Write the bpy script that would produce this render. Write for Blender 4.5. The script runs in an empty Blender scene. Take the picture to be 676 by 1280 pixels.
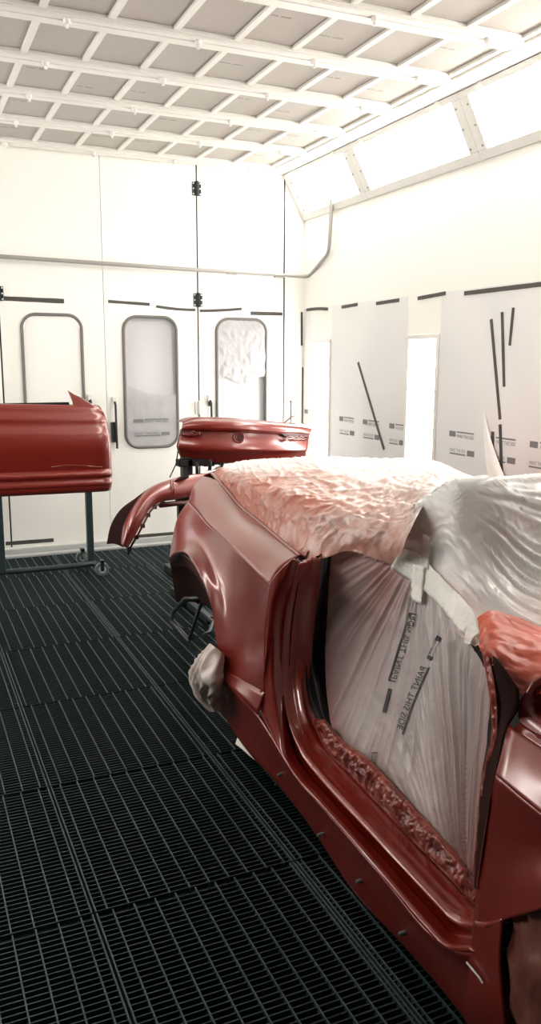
import bpy, bmesh, math, random
import numpy as np
from mathutils import Vector, Matrix, noise
from mathutils.bvhtree import BVHTree

random.seed(7)
SC = bpy.context.scene
COL = SC.collection
A = lambda *a: np.array(a, float)

# ------------------------------------------------------------------ camera
FPX = 1037.8
YAW, PIT, ROL = [math.radians(v) for v in (23.886, 10.378, 0.194)]
EYE = A(0, 0, 1.5)


def cam_axes():
    cy, sy, cp, sp = math.cos(YAW), math.sin(YAW), math.cos(PIT), math.sin(PIT)
    cr, sr = math.cos(ROL), math.sin(ROL)
    f = A(sy * cp, cy * cp, -sp)
    r = A(cy, -sy, 0)
    u = np.cross(r, f)
    return r * cr + u * sr, u * cr - r * sr, f


RX, UX, FX = cam_axes()
cam_d = bpy.data.cameras.new('camera')
cam = bpy.data.objects.new('camera', cam_d)
COL.objects.link(cam)
cam.matrix_world = Matrix(((RX[0], UX[0], -FX[0], EYE[0]), (RX[1], UX[1], -FX[1], EYE[1]),
                           (RX[2], UX[2], -FX[2], EYE[2]), (0, 0, 0, 1)))
cam_d.sensor_fit = 'VERTICAL'
cam_d.sensor_height = 36
cam_d.lens = FPX / 1280 * 36
cam_d.clip_start = 0.02
SC.camera = cam


# measured image points -> real points on real planes of the place
def ray(x, y):
    return RX * ((x - 338) / FPX) - UX * ((y - 640) / FPX) + FX


def on(x, y, n, d):
    n = np.asarray(n, float)
    r = ray(x, y)
    return EYE + r * (d - n @ EYE) / (n @ r)


def onx(x, y, v): return on(x, y, (1, 0, 0), v)
def ony(x, y, v): return on(x, y, (0, 1, 0), v)
def onz(x, y, v): return on(x, y, (0, 0, 1), v)


SKEW = .035


def S(x, y, o=0.0):            # a point on the car's flank, o metres outside its side plane
    return on(x, y, (1, -SKEW, 0), 1.0 - SKEW * 1.2 - o)


# ------------------------------------------------------------------ materials
MATS = {}


def new_mat(name):
    m = bpy.data.materials.new(name)
    m.use_nodes = True
    nt = m.node_tree
    b = nt.nodes['Principled BSDF']
    MATS[name] = m
    return m, nt, b


def plain(name, col, rough=.5, metal=0, spec=.5, coat=0, bump=0, bscale=60, var=0, vscale=4, coat_rough=.1):
    m, nt, b = new_mat(name)
    b.inputs['Base Color'].default_value = (*col, 1)
    b.inputs['Roughness'].default_value = rough
    b.inputs['Metallic'].default_value = metal
    b.inputs['Specular IOR Level'].default_value = spec
    b.inputs['Coat Weight'].default_value = coat
    b.inputs['Coat Roughness'].default_value = coat_rough
    if coat: b.inputs['Coat IOR'].default_value = 1.75
    tc = nt.nodes.new('ShaderNodeTexCoord')
    if bump:
        n = nt.nodes.new('ShaderNodeTexNoise')
        n.inputs['Scale'].default_value = bscale
        n.inputs['Detail'].default_value = 4
        nt.links.new(tc.outputs['Object'], n.inputs['Vector'])
        bp = nt.nodes.new('ShaderNodeBump')
        bp.inputs['Strength'].default_value = bump
        bp.inputs['Distance'].default_value = .01
        nt.links.new(n.outputs['Fac'], bp.inputs['Height'])
        nt.links.new(bp.outputs['Normal'], b.inputs['Normal'])
    if var:
        n = nt.nodes.new('ShaderNodeTexNoise')
        n.inputs['Scale'].default_value = vscale
        n.inputs['Detail'].default_value = 5
        nt.links.new(tc.outputs['Object'], n.inputs['Vector'])
        mx = nt.nodes.new('ShaderNodeMix')
        mx.data_type = 'RGBA'
        mx.inputs[6].default_value = (*[c * (1 - var) for c in col], 1)
        mx.inputs[7].default_value = (*[min(1, c * (1 + var)) for c in col], 1)
        nt.links.new(n.outputs['Fac'], mx.inputs[0])
        nt.links.new(mx.outputs[2], b.inputs['Base Color'])
    return m


def emitter(name, col, strength):
    m, nt, b = new_mat(name)
    b.inputs['Base Color'].default_value = (.8, .8, .78, 1)
    b.inputs['Emission Color'].default_value = (*col, 1)
    b.inputs['Emission Strength'].default_value = strength
    return m


def film_mat(name, clean, spray, alpha=.85, rough=.3, bump=.3, ridged=False, bscale=30):
    """plastic sheet: clean colour to overspray colour, by the 'spray' vertex attribute"""
    m, nt, b = new_mat(name)
    at = nt.nodes.new('ShaderNodeAttribute')
    at.attribute_name = 'spray'
    mx = nt.nodes.new('ShaderNodeMix')
    mx.data_type = 'RGBA'
    mx.inputs[6].default_value = (*clean, 1)
    mx.inputs[7].default_value = (*spray, 1)
    nt.links.new(at.outputs['Fac'], mx.inputs[0])
    nt.links.new(mx.outputs[2], b.inputs['Base Color'])
    b.inputs['Roughness'].default_value = rough
    b.inputs['Specular IOR Level'].default_value = .5
    b.inputs['Alpha'].default_value = alpha
    tc = nt.nodes.new('ShaderNodeTexCoord')
    n = nt.nodes.new('ShaderNodeTexNoise')
    n.inputs['Scale'].default_value = bscale
    n.inputs['Detail'].default_value = 5
    if ridged:
        n.noise_type = 'RIDGED_MULTIFRACTAL'
        n.inputs['Detail'].default_value = 3
        n.inputs['Roughness'].default_value = .45
        n.inputs['Distortion'].default_value = .6
    nt.links.new(tc.outputs['Object'], n.inputs['Vector'])
    bp = nt.nodes.new('ShaderNodeBump')
    bp.inputs['Strength'].default_value = bump
    bp.inputs['Distance'].default_value = .01
    nt.links.new(n.outputs['Fac'], bp.inputs['Height'])
    nt.links.new(bp.outputs['Normal'], b.inputs['Normal'])
    return m


RED = (.215, .0110, .0042)
plain('paint', RED, .40, .15, .5, coat=.9, coat_rough=.20)
plain('paint_gloss', RED, .28, .15, .55, coat=.7, coat_rough=.09)
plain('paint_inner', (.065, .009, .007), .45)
plain('post_dark', (.020, .006, .005), .8, spec=.08, bump=.5, bscale=25)
plain('wall_dim', (.10, .098, .096), .7)  # unseen left wall, coloured dark to cut light on the car's flank
plain('front_dim', (.18, .178, .172), .7)  # unseen front wall, dark tone set to limit its fill on the car
plain('black_rubber', (.008, .007, .0075), .6, spec=.25)
plain('black_steel', (.012, .018, .019), .45, bump=.1)
plain('teal_steel', (.022, .040, .042), .45, .3, bump=.15, bscale=90)
plain('worn_steel', (.055, .088, .090), .42, .4)  # long bars in a paler tone than the cross bars
plain('stand_steel', (.030, .048, .050), .45, .3)
plain('pit', (.012, .021, .023), .9, bump=.3, bscale=20)
plain('white_panel', (.86, .845, .80), .45, var=.015, vscale=2)
plain('white_trim', (.78, .76, .72), .4)
plain('frame_grey', (.74, .73, .70), .45)
plain('filter_cloth', (.47, .437, .40), .9, bump=.25, bscale=140, var=.03, vscale=5)
plain('filter_print', (.35, .33, .305), .9)
plain('rail_grey', (.40, .41, .40), .5)
plain('gasket', (.15, .14, .13), .6)
plain('hinge_black', (.02, .026, .028), .4, .5)
plain('tape_black', (.055, .050, .044), .55, bump=.3, bscale=80)
plain('tape_white', (.95, .92, .86), .7, bump=.4, bscale=60)
plain('galvanised', (.36, .345, .325), .42, .3)
plain('ink', (.05, .05, .052), .7)
plain('ink_soft', (.20, .20, .205), .7)
plain('screw', (.30, .29, .27), .4, .7)
plain('caster_grey', (.12, .14, .14), .5)
plain('paper_white', (.75, .70, .64), .8, bump=.3)
plain('tape_brown', (.20, .12, .07), .6)
emitter('lamp', (1, .965, .90), 14)
film_mat('film_rear', (.90, .865, .83), (.45, .165, .12), 1.0, .26, .5, bscale=13, ridged=True)
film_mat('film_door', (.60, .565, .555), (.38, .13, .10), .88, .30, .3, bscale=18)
film_mat('film_glass', (.86, .845, .83), (.66, .27, .19), .93, .26, .55, bscale=12, ridged=True)
film_mat('film_cowl', (.68, .13, .07), (.28, .04, .025), 1.0, .40, .6, bscale=22, ridged=True)
film_mat('film_bag', (.68, .61, .57), (.42, .26, .21), .95, .33, .6, bscale=14, ridged=True)
film_mat('film_wheel', (.20, .075, .055), (.10, .025, .018), 1, .33, .6, bscale=16, ridged=True)
film_mat('film_edge', (.34, .065, .045), (.09, .014, .010), 1, .33, .45, bscale=20, ridged=True)
film_mat('film_wall', (.86, .855, .845), (.76, .762, .765), .92, .35, .12, bscale=6)
film_mat('film_window', (.53, .52, .53), (.44, .43, .45), .85, .3, .3, bscale=14)
film_mat('film_white', (.86, .85, .81), (.86, .85, .81), 1, .4, .15, bscale=8)

for nm, al in (('pane', .86), ('pane_clear', .25)):
    m, nt, b = new_mat(nm)
    b.inputs['Base Color'].default_value = (.56, .55, .56, 1)
    b.inputs['Roughness'].default_value = .15
    b.inputs['Alpha'].default_value = al


# ------------------------------------------------------------------ mesh helpers
class MB:
    def __init__(s):
        s.v, s.f = [], []

    def add(s, V, Fs):
        o = len(s.v)
        s.v += [tuple(p) for p in V]
        s.f += [tuple(i + o for i in f) for f in Fs]
        return s

    def box(s, a, c):
        x0, y0, z0 = a
        x1, y1, z1 = c
        return s.add([(x0, y0, z0), (x1, y0, z0), (x1, y1, z0), (x0, y1, z0), (x0, y0, z1), (x1, y0, z1), (x1, y1, z1), (x0, y1, z1)],
                     [(0, 3, 2, 1), (4, 5, 6, 7), (0, 1, 5, 4), (1, 2, 6, 5), (2, 3, 7, 6), (3, 0, 4, 7)])

    def tube(s, pts, r, n=12, closed=False):
        pts = [np.asarray(p, float) for p in pts]
        N = len(pts)
        V, Fs = [], []
        up = None
        for i, p in enumerate(pts):
            a = pts[(i - 1) % N] if (closed or i > 0) else p
            c = pts[(i + 1) % N] if (closed or i < N - 1) else p
            t = c - a
            t = t / (np.linalg.norm(t) + 1e-9)
            if up is None:
                up = A(0, 0, 1) if abs(t[2]) < .9 else A(1, 0, 0)
            x = np.cross(up, t)
            x /= np.linalg.norm(x) + 1e-9
            y = np.cross(t, x)
            up = y
            rr = r[i] if hasattr(r, '__len__') else r
            for k in range(n):
                an = 2 * math.pi * k / n
                V.append(p + rr * (x * math.cos(an) + y * math.sin(an)))
        for i in range(N if closed else N - 1):
            j = (i + 1) % N
            for k in range(n):
                l = (k + 1) % n
                Fs.append((i * n + k, i * n + l, j * n + l, j * n + k))
        if not closed:
            Fs.append(tuple(range(n))[::-1])
            Fs.append(tuple((N - 1) * n + k for k in range(n)))
        return s.add(V, Fs)

    def cyl(s, a, c, r, n=24):
        return s.tube([a, c], r, n)

    def grid(s, G):
        nu, nv = G.shape[:2]
        return s.add(G.reshape(-1, 3), [(i * nv + j, (i + 1) * nv + j, (i + 1) * nv + j + 1, i * nv + j + 1)
                                        for i in range(nu - 1) for j in range(nv - 1)])

    def strip(s, quads_a, quads_b, n, t):
        """a flat band with thickness t along n between two polylines"""
        n = np.asarray(n, float)
        G = np.array([[np.asarray(a, float), np.asarray(c, float)] for a, c in zip(quads_a, quads_b)])
        G2 = G + n * t
        m_ = len(G)
        V = list(G.reshape(-1, 3)) + list(G2.reshape(-1, 3))
        o = 2 * m_
        Fs = []
        for i in range(m_ - 1):
            a, b_, c, d = 2 * i, 2 * i + 1, 2 * i + 3, 2 * i + 2
            Fs += [(a, b_, c, d), (o + a, o + d, o + c, o + b_), (a, d, o + d, o + a), (b_, o + b_, o + c, c)]
        Fs += [(0, o, o + 1, 1), (2 * m_ - 2, 2 * m_ - 1, o + 2 * m_ - 1, o + 2 * m_ - 2)]
        return s.add(V, Fs)

    def build(s, name, mat, parent=None, smooth=False, bevel=0, solid=0, sub=0, spray=None, angle=None):
        V = np.array(s.v, float)
        if parent is not None:
            org = np.array(parent['_w'])
        else:
            lo, hi = V.min(0), V.max(0)
            org = A((lo[0] + hi[0]) / 2, (lo[1] + hi[1]) / 2, lo[2])
        me = bpy.data.meshes.new(name)
        me.from_pydata([tuple(p) for p in V - org], [], s.f)
        me.update()
        if spray is not None:
            at = me.attributes.new('spray', 'FLOAT', 'POINT')
            at.data.foreach_set('value', np.asarray(spray, np.float32).ravel())
        me.materials.append(MATS[mat])
        bm = bmesh.new()
        bm.from_mesh(me)
        bmesh.ops.recalc_face_normals(bm, faces=bm.faces)
        bm.to_mesh(me)
        bm.free()
        if smooth:
            me.polygons.foreach_set('use_smooth', [True] * len(me.polygons))
            if angle:
                me.set_sharp_from_angle(angle=math.radians(angle))
        o = bpy.data.objects.new(name, me)
        COL.objects.link(o)
        o['_w'] = [float(q) for q in org]
        if parent is not None:
            o.parent = parent
        else:
            o.location = org
        if solid:
            md = o.modifiers.new('thickness', 'SOLIDIFY')
            md.thickness = solid
            md.offset = 0
        if bevel:
            md = o.modifiers.new('bevel', 'BEVEL')
            md.width = bevel
            md.segments = 2
            md.limit_method = 'ANGLE'
        if sub:
            md = o.modifiers.new('sub', 'SUBSURF')
            md.levels = md.render_levels = sub
        return o


def tag(o, label=None, cat=None, group=None, kind=None):
    if label: o['label'] = label
    if cat: o['category'] = cat
    if group: o['group'] = group
    if kind: o['kind'] = kind
    return o


def empty(name, loc, label, cat, group=None):
    o = bpy.data.objects.new(name, None)
    o.empty_display_size = .1
    COL.objects.link(o)
    o.location = loc
    o['_w'] = [float(q) for q in loc]
    return tag(o, label, cat, group)


def struct(o):
    o['kind'] = 'structure'
    return o


# curves and lofts
def catmull(P, n):
    P = np.asarray(P, float)
    if len(P) == 2:
        t = np.linspace(0, 1, n)[:, None]
        return P[0] * (1 - t) + P[1] * t
    d = np.r_[0, np.cumsum(np.linalg.norm(np.diff(P, axis=0), axis=1) + 1e-9)]
    d /= d[-1]
    T = np.zeros_like(P)
    for i in range(len(P)):
        if i == 0: T[i] = (P[1] - P[0]) / (d[1] - d[0])
        elif i == len(P) - 1: T[i] = (P[-1] - P[-2]) / (d[-1] - d[-2])
        else:
            h0, h1 = d[i] - d[i - 1], d[i + 1] - d[i]
            T[i] = ((P[i] - P[i - 1]) / h0 * h1 + (P[i + 1] - P[i]) / h1 * h0) / (h0 + h1)
    out = []
    for t in np.linspace(0, 1, n):
        i = min(max(np.searchsorted(d, t) - 1, 0), len(P) - 2)
        h = d[i + 1] - d[i]
        s = (t - d[i]) / h
        out.append((2 * s**3 - 3 * s**2 + 1) * P[i] + (s**3 - 2 * s**2 + s) * h * T[i]
                   + (-2 * s**3 + 3 * s**2) * P[i + 1] + (s**3 - s**2) * h * T[i + 1])
    return np.array(out)


def loft(curves, nu, nv, linear=False, keep=False):
    """curves: lists of points, resampled to nv; then nu rows across. keep: same point count, matched point by point"""
    if keep:
        k = len(curves[0])
        C = np.array(curves, float)
        cols = np.array([catmull(C[:, j], nu) for j in range(k)])          # k, nu
        G = np.array([catmull(cols[:, i], nv) for i in range(nu)])
        return G
    R = np.array([catmull(c, nv) for c in curves])
    if linear:
        rows = []
        seg = max(1, (nu - 1) // (len(R) - 1))
        for i in range(len(R) - 1):
            for k in range(seg):
                t = k / seg
                rows.append(R[i] * (1 - t) + R[i + 1] * t)
        rows.append(R[-1])
        return np.array(rows)
    return np.array([catmull(R[:, j], nu) for j in range(nv)]).transpose(1, 0, 2)


def gnormals(G):
    du = np.gradient(G, axis=0)
    dv = np.gradient(G, axis=1)
    n = np.cross(du, dv)
    return n / (np.linalg.norm(n, axis=2, keepdims=True) + 1e-9)


def ns(x, y, z=0.0):
    return noise.noise((x, y, z))


def nfield(fn, nu, nv):
    return np.array([[fn(i / (nu - 1), j / (nv - 1)) for j in range(nv)] for i in range(nu)])


def toward(G, N):              # orient normals to the camera side
    c = np.sum(N * (EYE - G), axis=2, keepdims=True)
    return N * np.sign(c + 1e-9)


def crumple(p, f, seed):
    """ridged creases as in crumpled sheet plastic"""
    v, a = 0, 1
    for k in range(4):
        q = Vector((p[0] * f + seed, p[1] * f - seed, p[2] * f))
        v += a * (1 - abs(2 * noise.noise(q)))
        f *= 1.9
        a *= .55
    return v - 1.3


def rrect(x0, x1, z0, z1, r, n=8):
    out = []
    for cx, cz, a0 in ((x1 - r, z1 - r, 0), (x0 + r, z1 - r, 90), (x0 + r, z0 + r, 180), (x1 - r, z0 + r, 270)):
        for k in range(n + 1):
            a = math.radians(a0 + 90 * k / n)
            out.append((cx + r * math.cos(a), cz + r * math.sin(a)))
    return out


def text_polys(body, size):
    cu = bpy.data.curves.new('lettering', 'FONT')
    cu.body = body
    cu.size = size
    cu.resolution_u = 3
    ob = bpy.data.objects.new('lettering', cu)
    COL.objects.link(ob)
    dg = bpy.context.evaluated_depsgraph_get()
    me = bpy.data.meshes.new_from_object(ob.evaluated_get(dg))
    V = np.array([v.co[:] for v in me.vertices])
    Fs = [tuple(p.vertices) for p in me.polygons]
    bpy.data.objects.remove(ob)
    bpy.data.curves.remove(cu)
    bpy.data.meshes.remove(me)
    V[:, 0] -= V[:, 0].min()
    V[:, 1] -= V[:, 1].min()
    return V[:, :2], Fs


# ================================================================== THE BOOTH
XR, XL, YB, YF, ZC = 3.217, -1.65, 6.571, -2.6, 3.03
SEAM = .61
# floor of pressed gratings: long bars at 61 mm, cross bars at 30 mm, tray joints every 0.755 m
fl = MB()
long_bars = MB()
rows = [YB - .15 - .0 + 0, ]
ys = [2.07 + .755 * k for k in range(-6, 6)]
ys = [y for y in ys if YF < y < YB - .12]
ys = [YF] + ys + [YB - .10]
xs = [.39 + SEAM * k for k in range(-3, 6)]
xs = [XL] + [x for x in xs if XL < x < XR] + [XR]
fr = random.Random(3)
for i in range(len(xs) - 1):
    for j in range(len(ys) - 1):
        x0, x1, y0, y1 = xs[i] + .004, xs[i + 1] - .004, ys[j] + .003, ys[j + 1] - .003
        off = fr.uniform(.012, .05)
        for xx in (x0, x1 - .004):
            long_bars.box((xx, y0, -.03), (xx + .004, y1, 0))
        x = x0 + off
        while x < x1 - .012:
            long_bars.box((x - .0019, y0, -.03), (x + .0019, y1, 0))
            x += .0602
        y = y0 + .006
        near = y0 < 3.5
        while y < y1:
            fl.box((x0, y - .0017, -.018), (x1, y + .0017, -.003))
            y += .0201
floor = struct(fl.build('floor', 'teal_steel'))
long_bars.build('bearing_bars', 'worn_steel', floor)
pm = MB().box((XL, YF, -.62), (XR, YB, -.6))
pm.build('pit', 'pit', floor)
# steel sill under the back doors
struct(MB().box((XL, YB - .10, -.03), (XR, YB, .012)).box((XL, YB - .035, .012), (XR, YB - .002, .05)).build('trim_1', 'rail_grey', bevel=.004))

# walls
struct(MB().box((XR, YF, -.6), (XR + .1, YB + .1, 2.66)).box((XR, YF, 2.66), (XR + .1, YB + .1, ZC + .1)).build('wall_right', 'white_panel'))
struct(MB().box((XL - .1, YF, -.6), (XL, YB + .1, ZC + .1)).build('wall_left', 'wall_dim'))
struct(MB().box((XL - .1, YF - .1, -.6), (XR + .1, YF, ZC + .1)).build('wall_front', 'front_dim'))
# back wall: posts and head round the folding door leaves
leafs = [-.03, .713, 1.492, 2.26, 3.03]
bw = MB()
bw.box((3.036, YB, -.6), (XR, YB + .08, ZC + .1))
bw.box((XL, YB, -.6), (-.036, YB + .08, ZC + .1))
bw.box((-.036, YB, 3.012), (3.036, YB + .08, ZC + .1))
bw.box((-.036, YB, -.6), (3.036, YB + .08, .05))
struct(bw.build('wall_back', 'white_panel'))


def plate_hole(outer, holes, y0, y1):
    bm = bmesh.new()
    edges = []
    for loop in [outer] + holes:
        vs = [bm.verts.new((p[0], y0, p[1])) for p in loop]
        edges += [bm.edges.new((vs[i], vs[(i + 1) % len(vs)])) for i in range(len(vs))]
    bmesh.ops.triangle_fill(bm, use_beauty=True, edges=edges)
    bm.faces.ensure_lookup_table()
    g = bmesh.ops.extrude_face_region(bm, geom=bm.faces[:])
    for v in [e for e in g['geom'] if isinstance(e, bmesh.types.BMVert)]:
        v.co.y = y1
    bmesh.ops.recalc_face_normals(bm, faces=bm.faces)
    bm.verts.index_update()
    mb = MB()
    mb.add([v.co[:] for v in bm.verts], [tuple(v.index for v in f.verts) for f in bm.faces])
    bm.free()
    return mb


WIN = {1: (.868, 1.312), 2: (1.640, 2.073), 3: (2.418, 2.862), 0: (.05, .50)}
WZ = (.80, 1.832)
GAPS = [(leafs[k] + (.006 if k in (1, 3) else .0022), leafs[k + 1] - (.006 if k in (0, 2) else .0022)) for k in range(4)]
GAPS[3] = (GAPS[3][0], 3.022)
doors = []
for k in range(4):
    x0, x1 = GAPS[k]
    w0, w1 = WIN[k]
    hole = rrect(w0, w1, WZ[0], WZ[1], .105)
    d = struct(plate_hole([(x0, .058), (x1, .058), (x1, 3.008), (x0, 3.008)], [hole], YB, YB + .06).build('door_%d' % (k + 1), 'white_panel'))
    doors.append(d)
    g = MB()
    ring = [(p[0], YB - .004, p[1]) for p in hole]
    g.tube(ring, .0125, 10, closed=True)
    g.build('window_gasket', 'gasket', d, smooth=True)
    MB().add([(p[0], YB + .028, p[1]) for p in rrect(w0, w1, WZ[0], WZ[1], .105)] + [(p[0], YB + .034, p[1]) for p in rrect(w0, w1, WZ[0], WZ[1], .105)],
             [tuple(range(len(hole))), tuple(range(len(hole), 2 * len(hole)))[::-1]] +
             [(i, (i + 1) % len(hole), len(hole) + (i + 1) % len(hole), len(hole) + i) for i in range(len(hole))]).build('window_pane', 'pane_clear' if k < 2 else 'pane', d)
# dark rubber in the leaf joints
for k, x in ((0, .713), (2, 2.26), (3, 3.029)):
    MB().box((x - .0045, YB + .002, .06), (x + .0045, YB + .05, 3.005)).build('door_seal', 'black_rubber', doors[k])
MB().box((GAPS[0][0], YB + .004, 3.008), (3.03, YB + .05, 3.013)).build('head_seal', 'black_rubber', doors[1])


def hinge(x, z, parent, mat='hinge_black'):
    h = MB().box((x - .037, YB - .007, z - .052), (x - .012, YB, z + .052)).box((x + .012, YB - .007, z - .052), (x + .037, YB, z + .052))
    h.cyl((x, YB - .012, z - .056), (x, YB - .012, z + .056), .0145, 14)
    o = h.build('hinge', mat, parent, bevel=.002)
    sc = MB()
    for dx in (-.028, .028):
        for dz in (-.04, 0, .04):
            sc.cyl((x + dx, YB - .010, z + dz), (x + dx, YB - .005, z + dz), .0062, 10)
    sc.build('hinge_screws', 'white_trim', o)


for z in (2.83, 1.975):
    hinge(.713, z, doors[0])
    hinge(2.26, z, doors[2])
hinge(2.26, 1.11, doors[2], 'frame_grey')


def lever(px, z0, z1, parent, box=True):
    x = ony(px, 510, YB)[0]
    m_ = MB().tube([(x, YB - .012, z1), (x, YB - .04, z1 - .02), (x, YB - .045, (z0 + z1) / 2), (x + .006, YB - .03, z0)], .0095, 10)
    if box:
        m_.box((x - .034, YB - .03, z0 + .05), (x + .004, YB, z0 + .21))
    else:
        m_.box((x - .012, YB - .02, z1 - .05), (x + .012, YB, z1 + .01))
    o = m_.build('door_handle', 'black_steel', parent, bevel=.002)
    MB().box((x - .017, YB - .022, z1 - .01), (x + .017, YB, z1 + .04)).build('handle_bracket', 'frame_grey', o, bevel=.003)


lever(143, .80, 1.17, doors[2])
lever(112.5, .98, 1.19, doors[1], False)
lever(262, .96, 1.17, doors[3], False)

# ceiling of filter cloth with beams and small dividers
ce = struct(MB().box((XL - .1, YF - .1, ZC), (XR + .1, YB + .1, ZC + .1)).build('ceiling', 'filter_cloth'))
beams = [4.105 + .59 * k for k in range(-11, 5)]
XE = 2.845
n_trim = 2
for y in beams:
    if y < YF + .1 or y > YB - .1: continue
    b_ = MB().box((XL, y - .066, ZC - .022), (XE, y + .066, ZC)).box((XL, y - .058, ZC - .034), (XE, y + .058, ZC - .022)).box((XL, y - .018, ZC - .038), (XE, y + .018, ZC - .034))
    b_.box((XE, y - .04, ZC - .026), (3.0, y + .04, ZC))
    t = struct(b_.build('trim_%d' % n_trim, 'white_trim', bevel=.003))
    n_trim += 1
    if y < 2.5: continue
    for x in (.80, 1.42, 2.04, 2.66):
        q = A(x, y - .03, ZC - .034)
        c = MB().cyl(q, q - A(0, 0, .022), .017, 12).cyl(q - A(0, 0, .022), q - A(0, 0, .036), .008, 8)
        c.build('clip', 'white_trim', t, smooth=True, angle=40)
for k in range(-7, 8):
    x = .69 + .3055 * k
    if x > XE - .1 or x < XL: continue
    b_ = MB()
    for i in range(len(beams) - 1):
        b_.box((x - .017, beams[i] + .066, ZC - .017), (x + .017, beams[i + 1] - .066, ZC))
    b_.box((x - .017, beams[-1] + .066, ZC - .017), (x + .017, YB, ZC))
    struct(b_.build('trim_%d' % n_trim, 'white_trim', bevel=.003))
    n_trim += 1
# longitudinal edge rails both sides
for s in (1, -1):
    cx = XR if s == 1 else XL
    b_ = MB()
    for a0, a1, h in ((.20, .345, .03), (.345, .385, .018)):
        lo, hi = sorted((cx - s * a0, cx - s * a1))
        b_.box((lo, YF, ZC - h), (hi, YB, ZC))
    struct(b_.build('trim_%d' % n_trim, 'white_trim', bevel=.004))
    n_trim += 1
struct(MB().box((XL, YB - .03, ZC - .02), (3.0, YB, ZC)).build('trim_%d' % n_trim, 'white_trim', bevel=.003))
n_trim += 1
# faint factory print on the filter cloth
pr = random.Random(11)
pm = MB()
for i in range(len(beams) - 1):
    if beams[i] < 3.2: continue
    for k in range(0, 8):
        x = .69 + .3055 * k - .26
        y = (beams[i] + beams[i + 1]) / 2 + pr.uniform(-.1, .1)
        for q in range(2 if pr.random() < .5 else 0):
            w = pr.uniform(.03, .055)
            pm.box((x, y + q * .002, ZC - .0012), (x + w, y + q * .002 + .012, ZC + .001))
            x += w + .015
pm.build('faint_print', 'filter_print', ce)

# slanted light boxes between wall and ceiling
TOP, BOT = A(3.02, 0, ZC - .03), A(XR - .004, 0, 2.655)


def slant(y, t, d=0.0, s=1):
    p = TOP * (1 - t) + BOT * t
    n = A(-(TOP[2] - BOT[2]), 0, -(BOT[0] - TOP[0]))
    n = n / np.linalg.norm(n)
    p = p + n * d
    x = p[0] if s == 1 else XL + (XR - p[0])
    return A(x, y, p[2])


def light_box(y0, y1, s, label):
    root = empty('light_fixture', slant((y0 + y1) / 2, .5, 0, s), label, 'ceiling light', 'slanted light boxes along the booth walls')
    f = MB()

    def bar(ya, yb, ta, tb, d):
        P = [slant(ya, ta, 0, s), slant(yb, ta, 0, s), slant(yb, tb, 0, s), slant(ya, tb, 0, s)]
        Q = [slant(ya, ta, d, s), slant(yb, ta, d, s), slant(yb, tb, d, s), slant(ya, tb, d, s)]
        f.add(P + Q, [(0, 1, 2, 3), (7, 6, 5, 4), (0, 4, 5, 1), (1, 5, 6, 2), (2, 6, 7, 3), (3, 7, 4, 0)])
    bar(y0 - .08, y1 + .08, 0, .09, .012)
    bar(y0 - .08, y1 + .08, .86, 1, .012)
    bar(y0 - .08, y0, .09, .86, .012)
    bar(y1, y1 + .08, .09, .86, .012)
    f.build('light_frame', 'frame_grey', root, bevel=.003)
    g = MB()
    g.add([slant(y0, .09, .002, s), slant(y1, .09, .002, s), slant(y1, .86, .002, s), slant(y0, .86, .002, s),
           slant(y0, .09, .006, s), slant(y1, .09, .006, s), slant(y1, .86, .006, s), slant(y0, .86, .006, s)],
          [(0, 3, 2, 1), (4, 5, 6, 7), (0, 1, 5, 4), (1, 2, 6, 5), (2, 3, 7, 6), (3, 0, 4, 7)])
    g.build('diffuser', 'lamp', root)
    for yy in (y0 - .025, y1 + .025):
        for t in (.2, .5, .8):
            MB().cyl(slant(yy, t, .011, s), slant(yy, t, .016, s), .006, 10).build('screw', 'screw', root)
    for yy in (y0 + .12, y1 - .12):
        c = MB()
        c.box((slant(yy, .0, 0, s)[0] - .012, yy - .02, ZC - .075), (slant(yy, 0, 0, s)[0] + .012, yy + .02, ZC - .03))
        c.build('hanger_clip', 'frame_grey', root, bevel=.003)
    # backing shell of the box
    h = MB()
    P = [slant(y0 - .08, 0, -.0, s), slant(y1 + .08, 0, 0, s), slant(y1 + .08, 1, 0, s), slant(y0 - .08, 1, 0, s)]
    Q = [p + A(.001 * s, 0, .001) for p in P]
    h.add(P + Q, [(0, 1, 2, 3), (7, 6, 5, 4), (0, 4, 5, 1), (1, 5, 6, 2), (2, 6, 7, 3), (3, 7, 4, 0)])
    h.build('back_plate', 'frame_grey', root)


Lb = ['slanted white light box in the far corner, nearest the folding doors', 'slanted white light box, middle of the three along the right wall',
      'slanted white light box at the upper right edge of the photo', 'slanted white light box on the right wall above the car nose', 'slanted white light box on the right wall behind the viewer']
Ll = ['slanted light box on the left wall nearest the folding doors', 'second slanted light box on the left wall from the folding doors', 'third slanted light box on the left wall from the folding doors',
      'fourth slanted light box on the left wall from the folding doors', 'slanted light box on the left wall behind the viewer']
spans = [(5.585, 6.46), (4.285, 5.425), (2.985, 4.125), (1.685, 2.825), (.385, 1.525)]
for (a, c), l1, l2 in zip(spans, Lb, Ll):
    light_box(a, c, 1, l1)
    if a > 1.6: light_box(a, c, -1, l2)
# end plates of the slant next to the back wall
struct(MB().add([slant(6.54, 0), slant(YB, 0), slant(YB, 1), slant(6.54, 1)] + [slant(6.54, 0, .012), slant(YB, 0, .012), slant(YB, 1, .012), slant(6.54, 1, .012)],
       [(0, 1, 2, 3), (7, 6, 5, 4), (0, 4, 5, 1), (1, 5, 6, 2), (2, 6, 7, 3), (3, 7, 4, 0)]).build('trim_%d' % n_trim, 'frame_grey'))
n_trim += 1


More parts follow.
